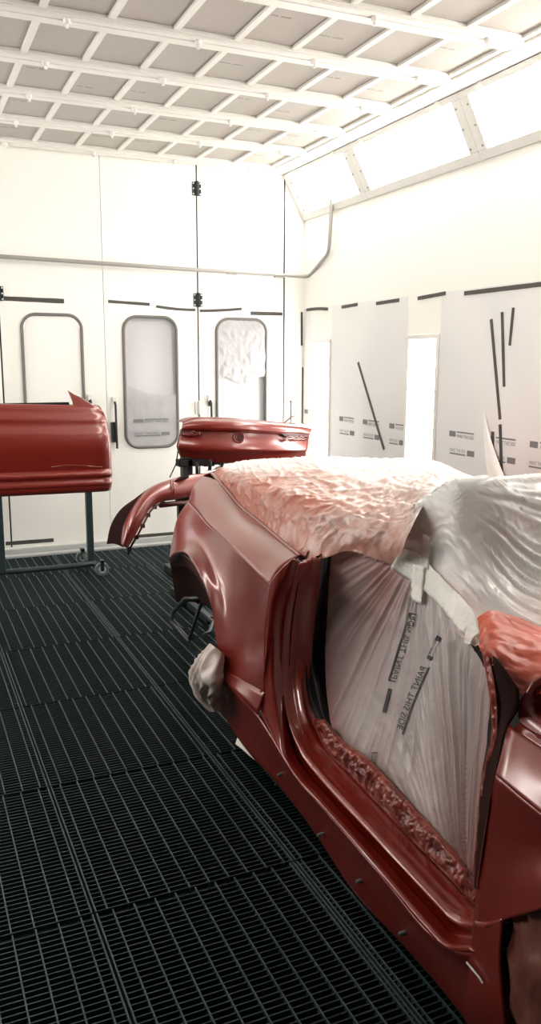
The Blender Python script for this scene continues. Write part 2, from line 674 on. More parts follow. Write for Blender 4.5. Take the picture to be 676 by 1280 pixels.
# upright light columns in the lower walls
def light_column(y0, y1, s, label):
    x = XR if s == 1 else XL
    lo, hi = (x - .012 * s), x
    root = empty('light_column', (x, (y0 + y1) / 2, .45), label, 'wall light', 'upright light columns in the booth walls')
    f = MB()
    a, b_ = sorted((x - .010 * s, x))
    f.box((a, y0 - .03, .42), (b_, y0, 1.67)).box((a, y1, .42), (b_, y1 + .03, 1.67)).box((a, y0, 1.64), (b_, y1, 1.67)).box((a, y0, .42), (b_, y1, .45))
    f.build('light_frame', 'white_trim', root, bevel=.002)
    a, b_ = sorted((x - .006 * s, x))
    MB().box((a, y0, .45), (b_, y1, 1.64)).build('diffuser', 'lamp', root)


light_column(6.09, 6.40, 1, 'upright white light column in the right wall, in the corner behind the trunk lid')
light_column(4.60, 4.92, 1, 'upright white light column in the right wall above the middle of the car')
light_column(3.10, 3.42, 1, 'upright light column in the right wall beside the car cabin')
light_column(1.60, 1.92, 1, 'upright light column in the right wall beside the car nose')
for k, y in enumerate((6.09, 4.6)):
    light_column(y, y + .31, -1, ['upright light column in the left wall nearest the doors', 'second upright light column in the left wall from the doors', 'third upright light column in the left wall from the doors',
                                  'fourth upright light column in the left wall from the doors', 'upright light column in the left wall beside the viewer'][k])

# bent pipe along the doors and up the corner
root = empty('air_pipe', (1.9, YB - .06, 2.2), 'bent grey metal pipe running across the folding doors and up beside the light box', 'pipe')
pp = [A(-.6, YB - .07, 2.29), ony(0, 320.5, YB - .07), ony(240, 337, YB - .07), ony(372, 346, YB - .07)]
e1 = ony(386, 346, YB - .07)
e2 = onx(411, 316, XR - .04)
e3 = onx(414.5, 254, XR - .04)


def bend(a, c, d, r=.06, n=6):
    u, v = (a - c) / np.linalg.norm(a - c), (d - c) / np.linalg.norm(d - c)
    p, q = c + u * r, c + v * r
    return [(1 - t)**2 * p + 2 * t * (1 - t) * c + t * t * q for t in np.linspace(0, 1, n)]


pts = [pp[0], pp[1], pp[2]] + bend(pp[2], e1, e2) + bend(e1, e2, e3) + [e3]
MB().tube(pts, .0155, 14).build('pipe_run', 'galvanised', root, smooth=True, angle=50)
for u, v in (((283, 340), (295, 341)), ((343, 344.5), (354, 345.2))):
    MB().cyl(ony(*u, YB - .07), ony(*v, YB - .07), .0185, 14).build('pipe_coupling', 'screw', root, smooth=True, angle=50)
MB().cyl(e3 - A(0, 0, .012), e3 + A(0, 0, .05), .0185, 12).build('pipe_end_clip', 'screw', root, smooth=True, angle=50)

# ------------------------------------------------------------------ black tape strips
TW = .0


def tape(a, c, w, plane, label, bend_=0.0):
    """a, c: measured ends; w: width in metres; plane: 'back' or 'right'"""
    pt = (lambda x, y: ony(x, y, YB - .0005)) if plane == 'back' else (lambda x, y: onx(x, y, XR - .0028))
    p, q = pt(*a), pt(*c)
    n = A(0, -1, 0) if plane == 'back' else A(-1, 0, 0)
    t = (q - p) / np.linalg.norm(q - p)
    sd = np.cross(n, t)
    L, R = [], []
    for k in range(9):
        u = k / 8
        m_ = p + (q - p) * u + sd * bend_ * math.sin(u * math.pi)
        ww = w * (1 + .12 * ns(u * 5, p[0] * 9, p[2] * 7))
        L.append(m_ - sd * ww / 2)
        R.append(m_ + sd * ww / 2)
    o = MB().strip(L, R, n, .002).build('tape_strip', 'tape_black')
    tag(o, label, 'tape', 'black tape strips on the booth walls')


tape((5, 373), (80, 376.5), .033, 'back', 'thick black tape strip above the leftmost door window')
tape((135, 376.7), (187, 380.5), .022, 'back', 'black tape strip above and left of the middle door window')
tape((195, 383), (244, 387.5), .02, 'back', 'slanting black tape strip just left of the lower black hinge', -.006)
tape((249.5, 388.5), (302, 386), .021, 'back', 'black tape strip starting under the lower black hinge, right of the door joint', -.004)
tape((313, 391.5), (353, 392.5), .028, 'back', 'short thick black tape strip above the right door window, by the corner joint')
tape((7, 679.5), (67, 675), .03, 'back', 'black tape strip low on the door leaf behind the red door stand')
tape((164, 671), (219, 666.5), .026, 'back', 'black tape strip at door foot under the curved red panel')
tape((377, 390), (377, 432), .018, 'back', 'upright black tape strip in the room corner, upper of two')
tape((378.3, 459), (378.3, 530), .016, 'back', 'upright black tape strip in the room corner, lower of two')
tape((383, 387.5), (410, 386.3), .024, 'right', 'short black tape strip at the corner end of the line along the right wall', .006)
tape((427, 384), (447, 380.5), .024, 'right', 'shortest black tape strip in the line along the right wall, second from corner')
tape((470, 379.5), (499, 375), .024, 'right', 'black tape strip in the line along the right wall, third from corner')
tape((522, 373), (557, 366.5), .024, 'right', 'black tape strip in the line along the right wall, left of the longest one')
tape((580, 366.8), (720, 350), .026, 'right', 'longest black tape strip of the line, at the right edge of the photo')
tape((447.5, 453), (480, 562), .026, 'right', 'slanting black tape strip between the two light columns')
tape((613.8, 399), (625, 524.5), .024, 'right', 'long slightly tilted black tape strip on the right wall, leftmost of the three high ones')
tape((627.5, 390), (630, 483.5), .024, 'right', 'upright black tape strip on the right wall, middle of the three high ones')
tape((641.5, 384.5), (637, 432), .022, 'right', 'shortest of the three high black tape strips, leaning right')
tape((625, 530.5), (627, 596), .025, 'right', 'upright black tape strip over the wall print, just behind the windscreen film')
tape((616, 539.5), (615, 565), .026, 'right', 'stubby black tape strip crossing the wall print beside the hanging film flap')

# ------------------------------------------------------------------ masking film on the right wall, with its print


def wall_film(y0, y1, z0, z1, label, seed):
    nu, nv = 26, 26
    G = np.zeros((nu, nv, 3))
    for i in range(nu):
        for j in range(nv):
            y, z = y0 + (y1 - y0) * i / (nu - 1), z0 + (z1 - z0) * j / (nv - 1)
            G[i, j] = (XR - .0018 - .0007 * ns(y * 3, z * 2, seed), y, z)
    spr = nfield(lambda u, v: min(1, max(0, .4 + .6 * ns(u * 3, v * 3, seed))), nu, nv)
    o = MB().grid(G).build('masking_film', 'film_wall', smooth=True, spray=spr)
    return tag(o, label, 'plastic sheet', 'masking film on the right wall')


wf = [wall_film(6.435, 6.56, .002, 1.93, 'narrow strip of clear masking film in the corner left of the first light column', 1),
      wall_film(4.955, 6.055, .002, 1.93, 'pale masking film on the right wall between the two light columns', 2),
      wall_film(3.46, 4.565, .002, 1.93, 'pale masking film on the right wall right of the second light column', 3)]

tv, tf = text_polys('PAINT THIS SIDE', 1.0)
tv = tv / tv[:, 0].max()


def wall_print(x, y, flip, parent, w=.22):
    """block and lettering; x, y measured at the left end"""
    p = onx(x, y, XR - .0032)
    m_, m2 = MB(), MB()

    def rect(mb, a0, a1, z0, z1):
        mb.box((p[0] - .0006, p[1] - a1, p[2] + z0), (p[0] + .0006, p[1] - a0, p[2] + z1))

    def txt(a0, a1, z0, h):
        V = [(p[0], p[1] - (a0 + (a1 - a0) * q[0]), p[2] + z0 + h * q[1] / tv[:, 1].max()) for q in tv]
        m2.add(V, tf)
    if not flip:
        rect(m_, 0, .065, -.018, .018)
        rect(m_, .08, w, .010, .019)
        txt(.085, w, -.022, .022)
    else:
        rect(m_, w - .07, w, -.018, .018)
        rect(m_, 0, w - .085, -.020, -.011)
        txt(.002, w - .09, -.004, .022)
    o = m_.build('print_block', 'ink_soft', parent)
    m2.build('print_lettering', 'ink_soft', parent)


for i, (x, y, fl_) in enumerate([(424, 523, 0), (453.5, 527, 0), (486.5, 532, 0), (424.5, 539, 1), (454, 544, 1), (486.5, 551, 1)]):
    wall_print(x, y, fl_, wf[1], .235 if i % 3 < 2 else .20)
for x, y, fl_ in [(561.5, 541.5, 0), (609, 548.5, 0), (662, 555, 0), (562, 563, 1), (609, 571, 1), (661, 579.5, 1)]:
    wall_print(x, y, fl_, wf[2], .25)
wall_print(380.5, 514, 0, wf[0], .09)
# loose flap of film hanging off the wall
nu, nv = 6, 24
G = np.zeros((nu, nv, 3))
for i in range(nu):
    for j in range(nv):
        u, v = i / (nu - 1), j / (nv - 1)
        x = 605 + 6 * v + 10 * v * v + (u - .5) * (2 + 20 * v ** 1.2)
        y = 514 + 85 * v
        G[i, j] = onx(x, y, XR - .003 - .02 * math.sin(u * math.pi) * v - .02 * v)
tag(MB().grid(G).build('film_flap', 'film_white', smooth=True, spray=np.zeros(nu * nv)), 'narrow white flap of film hanging loose beside the black tape on the right wall', 'plastic sheet')

# ------------------------------------------------------------------ films on the door windows


def window_film(xw, zf, y_off, mat, label, wr=.0, seed=0, nu=30, nv=40):
    x0, x1 = xw
    G = np.zeros((nu, nv, 3))
    for i in range(nu):
        u = i / (nu - 1)
        za, zb = zf(u)
        for j in range(nv):
            v = j / (nv - 1)
            x, z = x0 + (x1 - x0) * u, za + (zb - za) * v
            G[i, j] = (x, YB - y_off - wr * abs(ns(x * 9 + seed, z * 7, seed)) - wr * .8 * abs(ns(x * 20, z * 16 + seed, 3)), z)
    o = MB().grid(G).build('window_film', mat, smooth=True, spray=nfield(lambda u, v: .5 + .6 * ns(u * 4, v * 5, seed), nu, nv))
    return tag(o, label, 'plastic sheet', 'films over the door windows')


def inset(w0, w1, z0, z1, r=.10):
    def f(u):
        x = u * (w1 - w0)
        dx = min(x, (w1 - w0) - x)
        c = r - math.sqrt(max(0, r * r - (r - dx) ** 2)) if dx < r else 0
        return (z0 + c, z1 - c)
    return f


w0, w1 = WIN[1]
window_film((w0 + .012, w1 - .012), inset(w0, w1, WZ[0] + .012, WZ[1] - .012), .0015, 'film_white', 'white film covering the leftmost door window', .0005, 2)  # film's opaque white also paints the overbright daylight of this window
w0, w1 = WIN[2]
ws = window_film((w0 + .005, w1 - .005), lambda u: (inset(w0, w1, WZ[0] + .005, 1)(u)[0], 1.30 - .10 * math.sin(u * 1.9) + .02 * u), .006, 'film_window', 'grey film with printed lines over the lower middle door window', .0015, 4)
ws_ = MB()
wt = MB()
for (xa, za, flip) in ((1.70, 1.015, 0), (1.71, .905, 1)):
    yy = YB - .0125
    if not flip:
        ws_.box((xa, yy, za - .013), (xa + .08, yy + .0008, za + .013))
        ws_.box((xa + .09, yy, za + .006), (xa + .29, yy + .0008, za + .014))
        wt.add([(xa + .09 + .2 * q[0], yy, za - .018 + .022 * q[1] / tv[:, 1].max()) for q in tv], tf)
    else:
        ws_.box((xa, yy, za - .016), (xa + .21, yy + .0008, za - .008))
        ws_.box((xa + .22, yy, za - .012), (xa + .29, yy + .0008, za + .014))
        wt.add([(xa + .2 * q[0], yy, za - .004 + .02 * q[1] / tv[:, 1].max()) for q in tv], tf)
ws_.build('print_block', 'ink_soft', ws)
wt.build('print_lettering', 'ink_soft', ws)
w0, w1 = WIN[3]
window_film((w0 + .005, w1 - .005), lambda u: (1.36 + .015 * math.sin(u * 9) - .04 * math.sin(u * 3.1), inset(w0, w1, 0, WZ[1] - .005)(u)[1]), .004, 'film_window', 'wrinkled clear film over the upper half of the right door window', .012, 6, 50, 60)
# ================================================================== THE CAR
car = empty('car', (1.9, 1.9, 0.0), 'dark red open two-seat car body without doors, masked with plastic film', 'car')


def sw(p):                    # (px, py, off) -> real point on the flank; 3-tuples of arrays pass through
    return p if isinstance(p, np.ndarray) else S(*p)


CARX = 1.885                   # centre plane of the car


def mirror(G):
    """the car's other side"""
    H = G.copy()
    # reflect about the lengthwise plane x = CARX + SKEW*(y-1.9)
    n = A(1, -SKEW, 0)
    n /= np.linalg.norm(n)
    d = (H - A(CARX, 1.9, 0)) @ n
    return H - 2 * d[..., None] * n


def sheet(name, G, mat, both=True, solid=.004, parent=car, smooth=True, angle=None):
    o = MB().grid(G).build(name, mat, parent, smooth=smooth, solid=solid, angle=angle)
    if both:
        MB().grid(mirror(G)).build(name, mat, parent, smooth=smooth, solid=solid, angle=angle)
    return o


def cw(x, y, z):              # car-frame point: x outward from the near flank plane (negative = inboard), y lengthwise
    return A(1.0 + SKEW * (y - 1.2) - x, y, z)


# --- rear quarter panel: shoulder facet, then the side below the crease down to arch and door shut
TE = [(262, 591, -.235), (271, 601, -.225), (281, 612, -.215), (301, 635, -.20), (319, 650, -.185), (333, 662, -.17), (346, 673, -.157), (358, 683, -.145), (373, 695, -.13)]
TR = [(254, 594, -.235), (261, 598, -.147)]
KE = [(236, 627, -.12), (247, 640, -.085), (259, 655, -.06), (275, 669, -.042), (291, 684, -.028), (305, 698, -.022), (315, 708, -.02), (326, 719, -.018), (337, 729, -.015)]
MID = [[(224, 648, -.06), (216, 680, -.005)],
       [(236, 660, -.042), (226, 680, .005)],
       [(250, 676, -.035), (244, 693, .010)],
       [(266, 700, -.034), (259, 718, .006)],
       [(283, 718, -.036), (272, 748, -.004)],
       [(297, 742, -.036), (283, 788, -.012)],
       [(307, 764, -.034), (292, 826, -.010)],
       [(320, 772, -.036), (305, 840, -.008)],
       [(332, 782, -.018), (331.5, 836, -.008)]]
AE = [(212, 699, .015), (219, 691, .03), (238, 697, .035), (254, 726, .024), (263, 749, .016), (268.5, 784, .010), (278, 836, .004), (305, 851, -.002), (331, 865, -.006)]
QB = [(276, 846, .018), (285, 855, .022), (303, 874, .020), (322, 894, .012)]
t_hid = cw(-.36, 3.93, .95)
k_hid = cw(-.26, 3.96, .82)
m_hid = [cw(-.17, 3.95, .74), cw(-.14, 3.92, .64)]
a_hid = cw(-.14, 3.9, .50)
fac = [[t_hid, (k_hid + t_hid) / 2, k_hid]] + [[sw(t), (sw(t) * .5 + sw(k) * .5) + A(-.012, 0, .008), sw(k)] for t, k in zip([TR[0]] + TE[1:], KE)]
G1 = loft(fac, 90, 16, keep=True)
low = [[k_hid, m_hid[0], m_hid[1], a_hid]] + [[sw(k) + A(.014, 0, -.007) * min(1, max(0, (i - 1.5) / 2.5)), sw(m_[0]), sw(m_[1]), sw(a)] for i, (k, m_, a) in enumerate(zip(KE, MID, AE))]
G2 = loft(low, 110, 44, keep=True)
mb = MB().grid(G1).grid(G2)
# lower skirt below the crease
sk = [[sw(AE[6]), sw(QB[0])], [sw((291, 843, .002)), sw(QB[1])], [sw(AE[7]), sw(QB[2])], [sw(AE[8]), sw(QB[3])]]
G3 = loft(sk, 24, 5, keep=True)
mb.grid(G3)
# rolled arch lip and crease return
lip = np.array([sw(p) for p in AE[:7]])
lipc = catmull(np.vstack([a_hid, lip]), 70)
mb.grid(np.array([lipc, lipc + A(.012, .0, -.006), lipc + A(.045, .0, -.008)]).transpose(1, 0, 2))
mb.build('quarter_panel', 'paint', car, smooth=True, solid=.004, angle=38)
mb2 = MB()
for g in (G1, G2, G3):
    mb2.grid(mirror(g))
mb2.build('quarter_panel', 'paint', car, smooth=True, solid=.004, angle=38)
# rim of the shoulder, rolled towards the film
te = catmull(np.array([sw(p) for p in TE]), 60)
sheet('shoulder_rim', np.array([te, te + A(.008, 0, .004), te + A(.022, 0, -.004), te + A(.026, 0, -.03)]).transpose(1, 0, 2), 'paint')
# tail panel between the quarter panels
tl = [t_hid, k_hid, m_hid[0], m_hid[1], a_hid]
tr_ = [mirror(p[None])[0] for p in tl]
G = np.array([[a * (1 - t) + c * t + A(0, .10 * math.sin(t * math.pi), 0) for t in np.linspace(0, 1, 24)] for a, c in zip(tl, tr_)])
sheet('tail_panel', G, 'paint', both=False)

# --- wheel house of the near rear wheel
wh = [[(212, 701, -.02), (216, 724, -.16), (220, 752, -.30)],
      [(213, 699, -.01), (218, 722, -.14), (222, 752, -.30)],
      [(220, 693, .0), (225, 720, -.12), (230, 752, -.28)],
      [(238, 699, .0), (239, 722, -.10), (241, 752, -.26)],
      [(254, 727, .0), (254, 738, -.09), (253, 755, -.22)],
      [(263, 751, .0), (263, 754, -.07), (262, 759, -.16)],
      [(270, 786, .0), (271, 779, -.05), (271, 774, -.10)]]
G = loft([[S(*p) for p in c] for c in wh], 60, 24, keep=True)
sheet('wheel_house', G[:, 6:], 'post_dark')
sheet('arch_flange', G[:, :7], 'paint_inner')
# --- door jamb running down from the shoulder and forward along the sill
cur = dict(
    a=([(337, 729), (332, 784), (331, 840), (325, 868), (323, 893), (338, 920), (354, 945), (371, 972), (402, 1007), (482, 1100), (539, 1168), (556, 1185), (575, 1189), (593, 1190)], -.004),
    b=([(366, 699), (348, 746), (341, 800), (342, 860), (350, 910), (360, 945), (375, 969), (404, 1001), (484, 1092), (541, 1158), (556, 1174), (576, 1181), (593, 1182)], -.020),
    g=([(368, 702), (354, 746), (347, 800), (348, 866), (357, 910), (371, 948), (385, 968), (409, 996), (484, 1079), (545, 1146), (562, 1165), (580, 1170), (594, 1172)], -.070),
    c=([(370, 709), (360, 746), (353, 800), (354, 871), (363, 910), (382, 950), (398, 970), (418, 993), (484, 1064), (545, 1130), (560, 1146), (573, 1155), (594, 1158)], -.052),
    d=([(393, 697), (388, 746), (381, 800), (377, 860), (385, 896), (398, 922), (415, 945), (440, 971), (520, 1055), (570, 1107), (592, 1132)], -.135),
    e=([(401, 694), (397, 746), (391, 800), (388, 860), (396, 890), (410, 916), (424, 936), (447, 963), (524, 1046), (574, 1099), (594, 1124)], -.165),
)
NV = 150
CV = {k: catmull(np.array([S(x, y, o) for x, y in pts_]), NV) for k, (pts_, o) in cur.items()}
vt = np.clip((np.linspace(0, 1, NV) - .30) / .15, 0, 1)[:, None]      # 0 up the post, 1 along the sill
CV['g'] = CV['g'] * vt + (mix_bc := (CV['b'] * .5 + CV['c'] * .5 + A(.012, 0, 0))) * (1 - vt)


def mix(a, c, t): return a * (1 - t) + c * t


rows_ = [CV['a'], mix(CV['a'], CV['b'], .35) + A(-.006, 0, .003), mix(CV['a'], CV['b'], .8) + A(-.004, 0, .004), CV['b'], mix(CV['b'], CV['g'], .5) + A(.012, 0, -.002),
         CV['g'], mix(CV['g'], CV['c'], .7) + A(.006, 0, -.004), CV['c'], mix(CV['c'], CV['d'], .12) + A(-.001, 0, .006), mix(CV['c'], CV['d'], .38) + A(0, 0, .006) + (1 - vt) * A(.012, 0, 0), mix(CV['c'], CV['d'], .5) + A(0, 0, .007) + (1 - vt) * A(-.012, -.004, 0), mix(CV['c'], CV['d'], .62) + A(0, 0, .006) + (1 - vt) * A(.008, 0, 0), mix(CV['c'], CV['d'], .9) + A(0, 0, .004), CV['d'],
         mix(CV['d'], CV['e'], .5) + A(.01, 0, -.004), CV['e']]
Gs = loft(rows_, 130, NV)
sheet('door_jamb', Gs, 'paint_gloss', solid=.003)
# dark rocker below the sill
rb = [(277, 849), (284, 888), (303, 924), (322, 949), (342, 970), (367, 1000), (400, 1046), (449, 1120), (506, 1181), (563, 1247), (598, 1294)]
rbc = catmull(np.array([S(x, y, -.085) for x, y in rb]), NV)
rt = catmull(np.array([S(x, y, o) for x, y, o in [(277, 846, .010), (300, 870, .010), (322, 894, .006), (354, 945, -.004), (371, 972, -.004), (402, 1007, -.004), (482, 1100, -.004), (539, 1168, -.004), (575, 1189, -.004), (594, 1190, -.006)]]), NV)
rm = mix(rt, rbc, .5) + A(-.006, 0, 0)
und = rbc + A(.16, 0, -.0)
Gr = loft([rt, mix(rt, rm, .5) + A(.002, 0, 0), rm, rbc, und], 26, NV)
sheet('rocker_panel', Gr, 'paint', solid=.004)
for (x, y) in ((402, 1043), (451, 1101), (505, 1166), (352, 968)):
    p = S(x, y, -.035)
    MB().cyl(p + A(.01, 0, 0), p + A(-.012, 0, -.0), .006, 10).cyl(p + A(-.012, 0, 0), p + A(-.016, 0, 0), .0035, 10).build('rocker_clip', 'caster_grey', car, smooth=True, angle=40)

# --- front fender beside the door opening
f_hi = [[(636, 906, -.06), (628, 938, -.025), (620, 969, .004)],
        [(646, 915, -.06), (640, 950, -.025), (634, 981, .004)],
        [(660, 924, -.06), (655, 960, -.025), (650, 995, .004)],
        [(677, 936, -.06), (677, 976, -.025), (677, 1017, .004)]]
f_w = [[cw(-.065, y, .905 - .03 * (1.0 - y) ** 2), cw(-.028, y, .82), cw(.004, y, .712 - .01 * (1 - y))] for y in (.7, .3, -.1)] + [[cw(-.30, -.5, .80), cw(-.26, -.52, .72), cw(-.22, -.54, .62)]]
Gh = loft([[sw(p) for p in c] for c in f_hi] + f_w, 70, 14, keep=True)
f_lo = [[(620, 969, .0), (606, 1040, -.012), (596, 1110, -.010), (591, 1160, -.008)],
        [(634, 981, .0), (622, 1050, -.012), (614, 1115, -.009), (611, 1160, -.006)],
        [(650, 995, .0), (642, 1060, -.012), (635, 1110, -.006), (631, 1150, .002)],
        [(677, 1017, .0), (677, 1060, -.010), (677, 1100, .006), (677, 1136, .018)]]
lipF = [(591, 1160, -.004), (611, 1160, .002), (631, 1150, .012), (677, 1136, .018)]
pz = S(677, 1136, .018)
al = lambda y: .34 + math.sqrt(max(.02, .37 ** 2 - (y - .76) ** 2)) * .95
f_w2 = [[cw(.0, y, .700 - .01 * (1 - y)), cw(-.010, y, .64), cw(.004, y, max(al(y) + .05, .58)), cw(.018, y, al(y))] for y in (.9, .7, .5, .36)] + \
       [[cw(-.02, .2, .69), cw(-.02, .2, .58), cw(-.01, .2, .42), cw(-.0, .2, .22)], [cw(-.22, -.54, .62), cw(-.20, -.56, .5), cw(-.2, -.56, .36), cw(-.22, -.52, .20)]]
Gl = loft([[sw(p) for p in c] for c in f_lo] + f_w2, 90, 40, keep=True)
f_bk = [[(592, 1150, -.0085), (587, 1205, -.008), (584, 1245, -.012), (586, 1285, -.035)],
        [(600, 1152, -.0075), (598, 1205, -.006), (597, 1250, -.009), (603, 1300, -.035)],
        [(611, 1152, -.0065), (612, 1205, -.003), (614, 1255, -.004), (622, 1310, -.03)],
        [(628, 1148, .000), (625, 1200, .003), (629, 1255, .002), (637, 1318, -.02)]]
Gb = loft([[sw(p) for p in c] for c in f_bk], 20, 24, keep=True)
mb, mb2 = MB(), MB()
for g in (Gh, Gl, Gb):
    mb.grid(g)
    mb2.grid(mirror(g))
mb.build('front_fender', 'paint', car, smooth=True, solid=.004, angle=38)
mb2.build('front_fender', 'paint', car, smooth=True, solid=.004, angle=38)
p = S(583, 1203, .004)
q = S(599, 1222, .004)
MB().tube([p, q, S(603, 1229, .004)], .0022, 8).build('fender_edge_trim', 'frame_grey', car)

# --- bonnet
hb = [cw(-.10, 1.205, .878), S(643, 897, -.075), S(660, 910, -.075), S(678, 923, -.075), cw(-.08, .7, .895), cw(-.09, .2, .86), cw(-.14, -.3, .80), cw(-.34, -.62, .74)]
hb = catmull(np.array(hb), 40)
hm = mirror(hb)
G = np.array([[a * (1 - t) + c * t + A(0, 0, .075 * (1 - (2 * t - 1) ** 4) ** 1.0 if 1 else 0) for t in np.linspace(0, 1, 40)] for a, c in zip(hb, hm)])
G[:, :, 1] += .14 * (np.sin(np.linspace(0, math.pi, 40)) ** 2)[None, :] * np.linspace(1, -1, 40)[:, None]
sheet('bonnet', G, 'paint', both=False, solid=.006)
ft = catmull(Gh[:, 0], 60)
hr = catmull(hb[2:], 60)
gap = loft([ft, ft * .55 + hr * .45 - A(0, 0, .010), hr - A(0, 0, .002)], 9, 60).transpose(1, 0, 2)
sheet('bonnet_gap', gap, 'paint', solid=.003)
MB().tube(hb[3:] + A(-.002, 0, .001), .0045, 8).build('bonnet_edge', 'paint_gloss', car, smooth=True)
# front end below the bonnet
nose_t = G[-1]
nose = np.array([nose_t, nose_t + A(0, -.10, -.12), nose_t + A(0, -.12, -.35), nose_t + A(0, -.02, -.55)])
sheet('front_apron', catmull(nose.transpose(0, 1, 2).reshape(4, -1), 14).reshape(14, -1, 3), 'paint', both=False)

# --- A post with its dark seal, and the windscreen header under the film
ap = [[(613, 818, -.12), (626, 830, -.075), (648, 862, -.07)],
      [(616, 850, -.12), (630, 856, -.08), (647, 886, -.07)],
      [(620, 884, -.12), (631, 890, -.08), (634, 908, -.055)],
      [(619, 912, -.11), (626, 914, -.075), (631, 915, -.045)],
      [(612, 940, -.11), (619, 944, -.07), (625, 944, -.025)],
      [(606, 964, -.11), (612, 970, -.07), (619, 972, -.008)],
      [(598, 1030, -.11), (602, 1036, -.06), (608, 1036, -.008)],
      [(593, 1100, -.13), (594, 1110, -.06), (597, 1112, -.008)]]
G = loft([[sw(p) for p in r] for r in ap], 60, 14, keep=True)
sheet('a_post', G, 'post_dark', solid=.003)
p0, p1, p2 = cw(-.32, 1.30, .76), cw(-.46, 1.56, .84), cw(-.48, 1.82, .96)
fr_ = [p0, p1, p2]
m0, m1, m2 = [mirror(p[None])[0] for p in fr_]
head = [p2 * (1 - t) + m2 * t + A(0, -.03 * math.sin(t * math.pi), .03 * math.sin(t * math.pi)) for t in np.linspace(0, 1, 14)]
MB().tube(catmull(np.array([p0, p1, p2]), 10).tolist() + head[1:-1] + catmull(np.array([m2, m1, m0]), 10).tolist(), .022, 12).build('windscreen_frame', 'black_rubber', car, smooth=True)
# cabin floor and inner walls (dark, seen only through gaps)
tub = MB()
c0 = [cw(-.19, 1.2, .26), cw(-.19, 2.36, .26), cw(-.42, 2.36, .26), cw(-.42, 3.75, .26)]
m_ = [mirror(p[None])[0] for p in c0]
loop = [c0[0], c0[1], c0[2], c0[3], m_[3], m_[2], m_[1], m_[0]]
tub.add(loop + [p + A(0, 0, .02) for p in loop], [tuple(range(8)), tuple(range(8, 16))[::-1]] + [(i, (i + 1) % 8, 8 + (i + 1) % 8, 8 + i) for i in range(8)])
bwall = [cw(-.20, 2.40, .28), mirror(cw(-.20, 2.40, .28)[None])[0]]
tub.add([bwall[0], bwall[1], bwall[1] + A(0, .05, .56), bwall[0] + A(0, .05, .56)] + [q + A(0, .02, 0) for q in (bwall[0], bwall[1], bwall[1] + A(0, .05, .56), bwall[0] + A(0, .05, .56))],
        [(0, 1, 2, 3), (7, 6, 5, 4), (0, 4, 5, 1), (1, 5, 6, 2), (2, 6, 7, 3), (3, 7, 4, 0)])
dsh = [cw(-.17, 1.12, .3), mirror(cw(-.17, 1.12, .3)[None])[0]]
tub.add([dsh[0], dsh[1], dsh[1] + A(0, .02, .58), dsh[0] + A(0, .02, .58)] + [q + A(0, .02, 0) for q in (dsh[0], dsh[1], dsh[1] + A(0, .02, .58), dsh[0] + A(0, .02, .58))],
        [(0, 1, 2, 3), (7, 6, 5, 4), (0, 4, 5, 1), (1, 5, 6, 2), (2, 6, 7, 3), (3, 7, 4, 0)])
tub.build('cabin_floor', 'black_rubber', car)
# black sheet painted for the dark cabin seen through film beside the jamb
k = [[(395, 696, -.150), (391, 746, -.152), (386, 800, -.152), (384, 860, -.152), (393, 893, -.152), (409, 921, -.152)],
     [(402, 692, -.185), (398, 746, -.19), (394, 840, -.19), (404, 900, -.175), (413, 921, -.165)],
     [(414, 687, -.23), (410, 750, -.235), (405, 845, -.235), (412, 905, -.20), (420, 928, -.18)],
     [(440, 681, -.30), (433, 765, -.28), (428, 855, -.27), (432, 920, -.22), (438, 945, -.19)]]
lp = loft([[S(*p) for p in c] for c in k], 30, 60)
N_ = gnormals(lp)
for i in range(30):
    for j in range(60):
        lp[i, j] += N_[i, j] * .008 * ns(i * .35, j * .05, 3)
sheet('lock_post', lp, 'black_rubber', both=False, solid=.003)


# ================================================================== FILM ON THE CAR
def film(name, G, mat, label, disp, spray, solid=0):
    nu, nv = G.shape[:2]
    N = toward(G, gnormals(G))
    D = np.zeros((nu, nv))
    for i in range(nu):
        for j in range(nv):
            D[i, j] = disp(i / (nu - 1), j / (nv - 1), G[i, j])
    H = G + N * D[..., None]
    sp = np.array([[min(1, max(0, spray(i / (nu - 1), j / (nv - 1), G[i, j], D[i, j]))) for j in range(nv)] for i in range(nu)])
    mb = MB().grid(H)
    o = mb.build(name, mat, smooth=True, spray=sp)
    tag(o, label, 'plastic sheet')
    o['_g'] = 0
    del o['_g']
    return o, H, mb


# rear film over the open boot and cabin back
r0 = [S(x, y, o) for x, y, o in [(265, 593, -.25), (282, 611, -.232), (307, 637, -.21), (333, 659, -.19), (360, 681, -.165), (382, 699, -.16), (405, 698, -.185), (430, 689, -.225), (470, 698, -.262), (498, 708, -.280)]]
r1 = [onz(x, y, z) for x, y, z in [(271, 587, .985), (295, 600, .985), (326, 616, .98), (356, 633, .97), (385, 648, .965), (405, 656, .965), (430, 659, .97), (455, 661, .985), (487, 665, 1.0), (510, 669, 1.04)]]
r2 = [onz(x, y, z) for x, y, z in [(277, 583.5, .985), (305, 589, 1.0), (340, 597, 1.01), (372, 604, 1.015), (405, 611, 1.02), (432, 616, 1.025), (458, 620, 1.035), (485, 624, 1.05), (512, 629, 1.07), (530, 630, 1.10)]]
r3 = [onz(x, y, z) for x, y, z in [(283, 580, .99), (318, 575, 1.01), (352, 573, 1.02), (385, 572, 1.02), (420, 572, 1.02), (455, 573.5, 1.02), (495, 577, 1.02), (540, 586, 1.02), (590, 600, 1.02), (636, 612, 1.03)]]
mt = [mirror(S(*t)[None])[0] for t in (TE[0], TE[2], TE[4], TE[6])]
r4 = [A(1.36, 3.90, .95), A(1.55, 3.98, .96), A(1.75, 4.0, .965), A(1.95, 4.0, .965), A(2.15, 3.97, .965), A(2.3, 3.9, .96)] + [p + A(-.02, 0, .012) for p in mt]
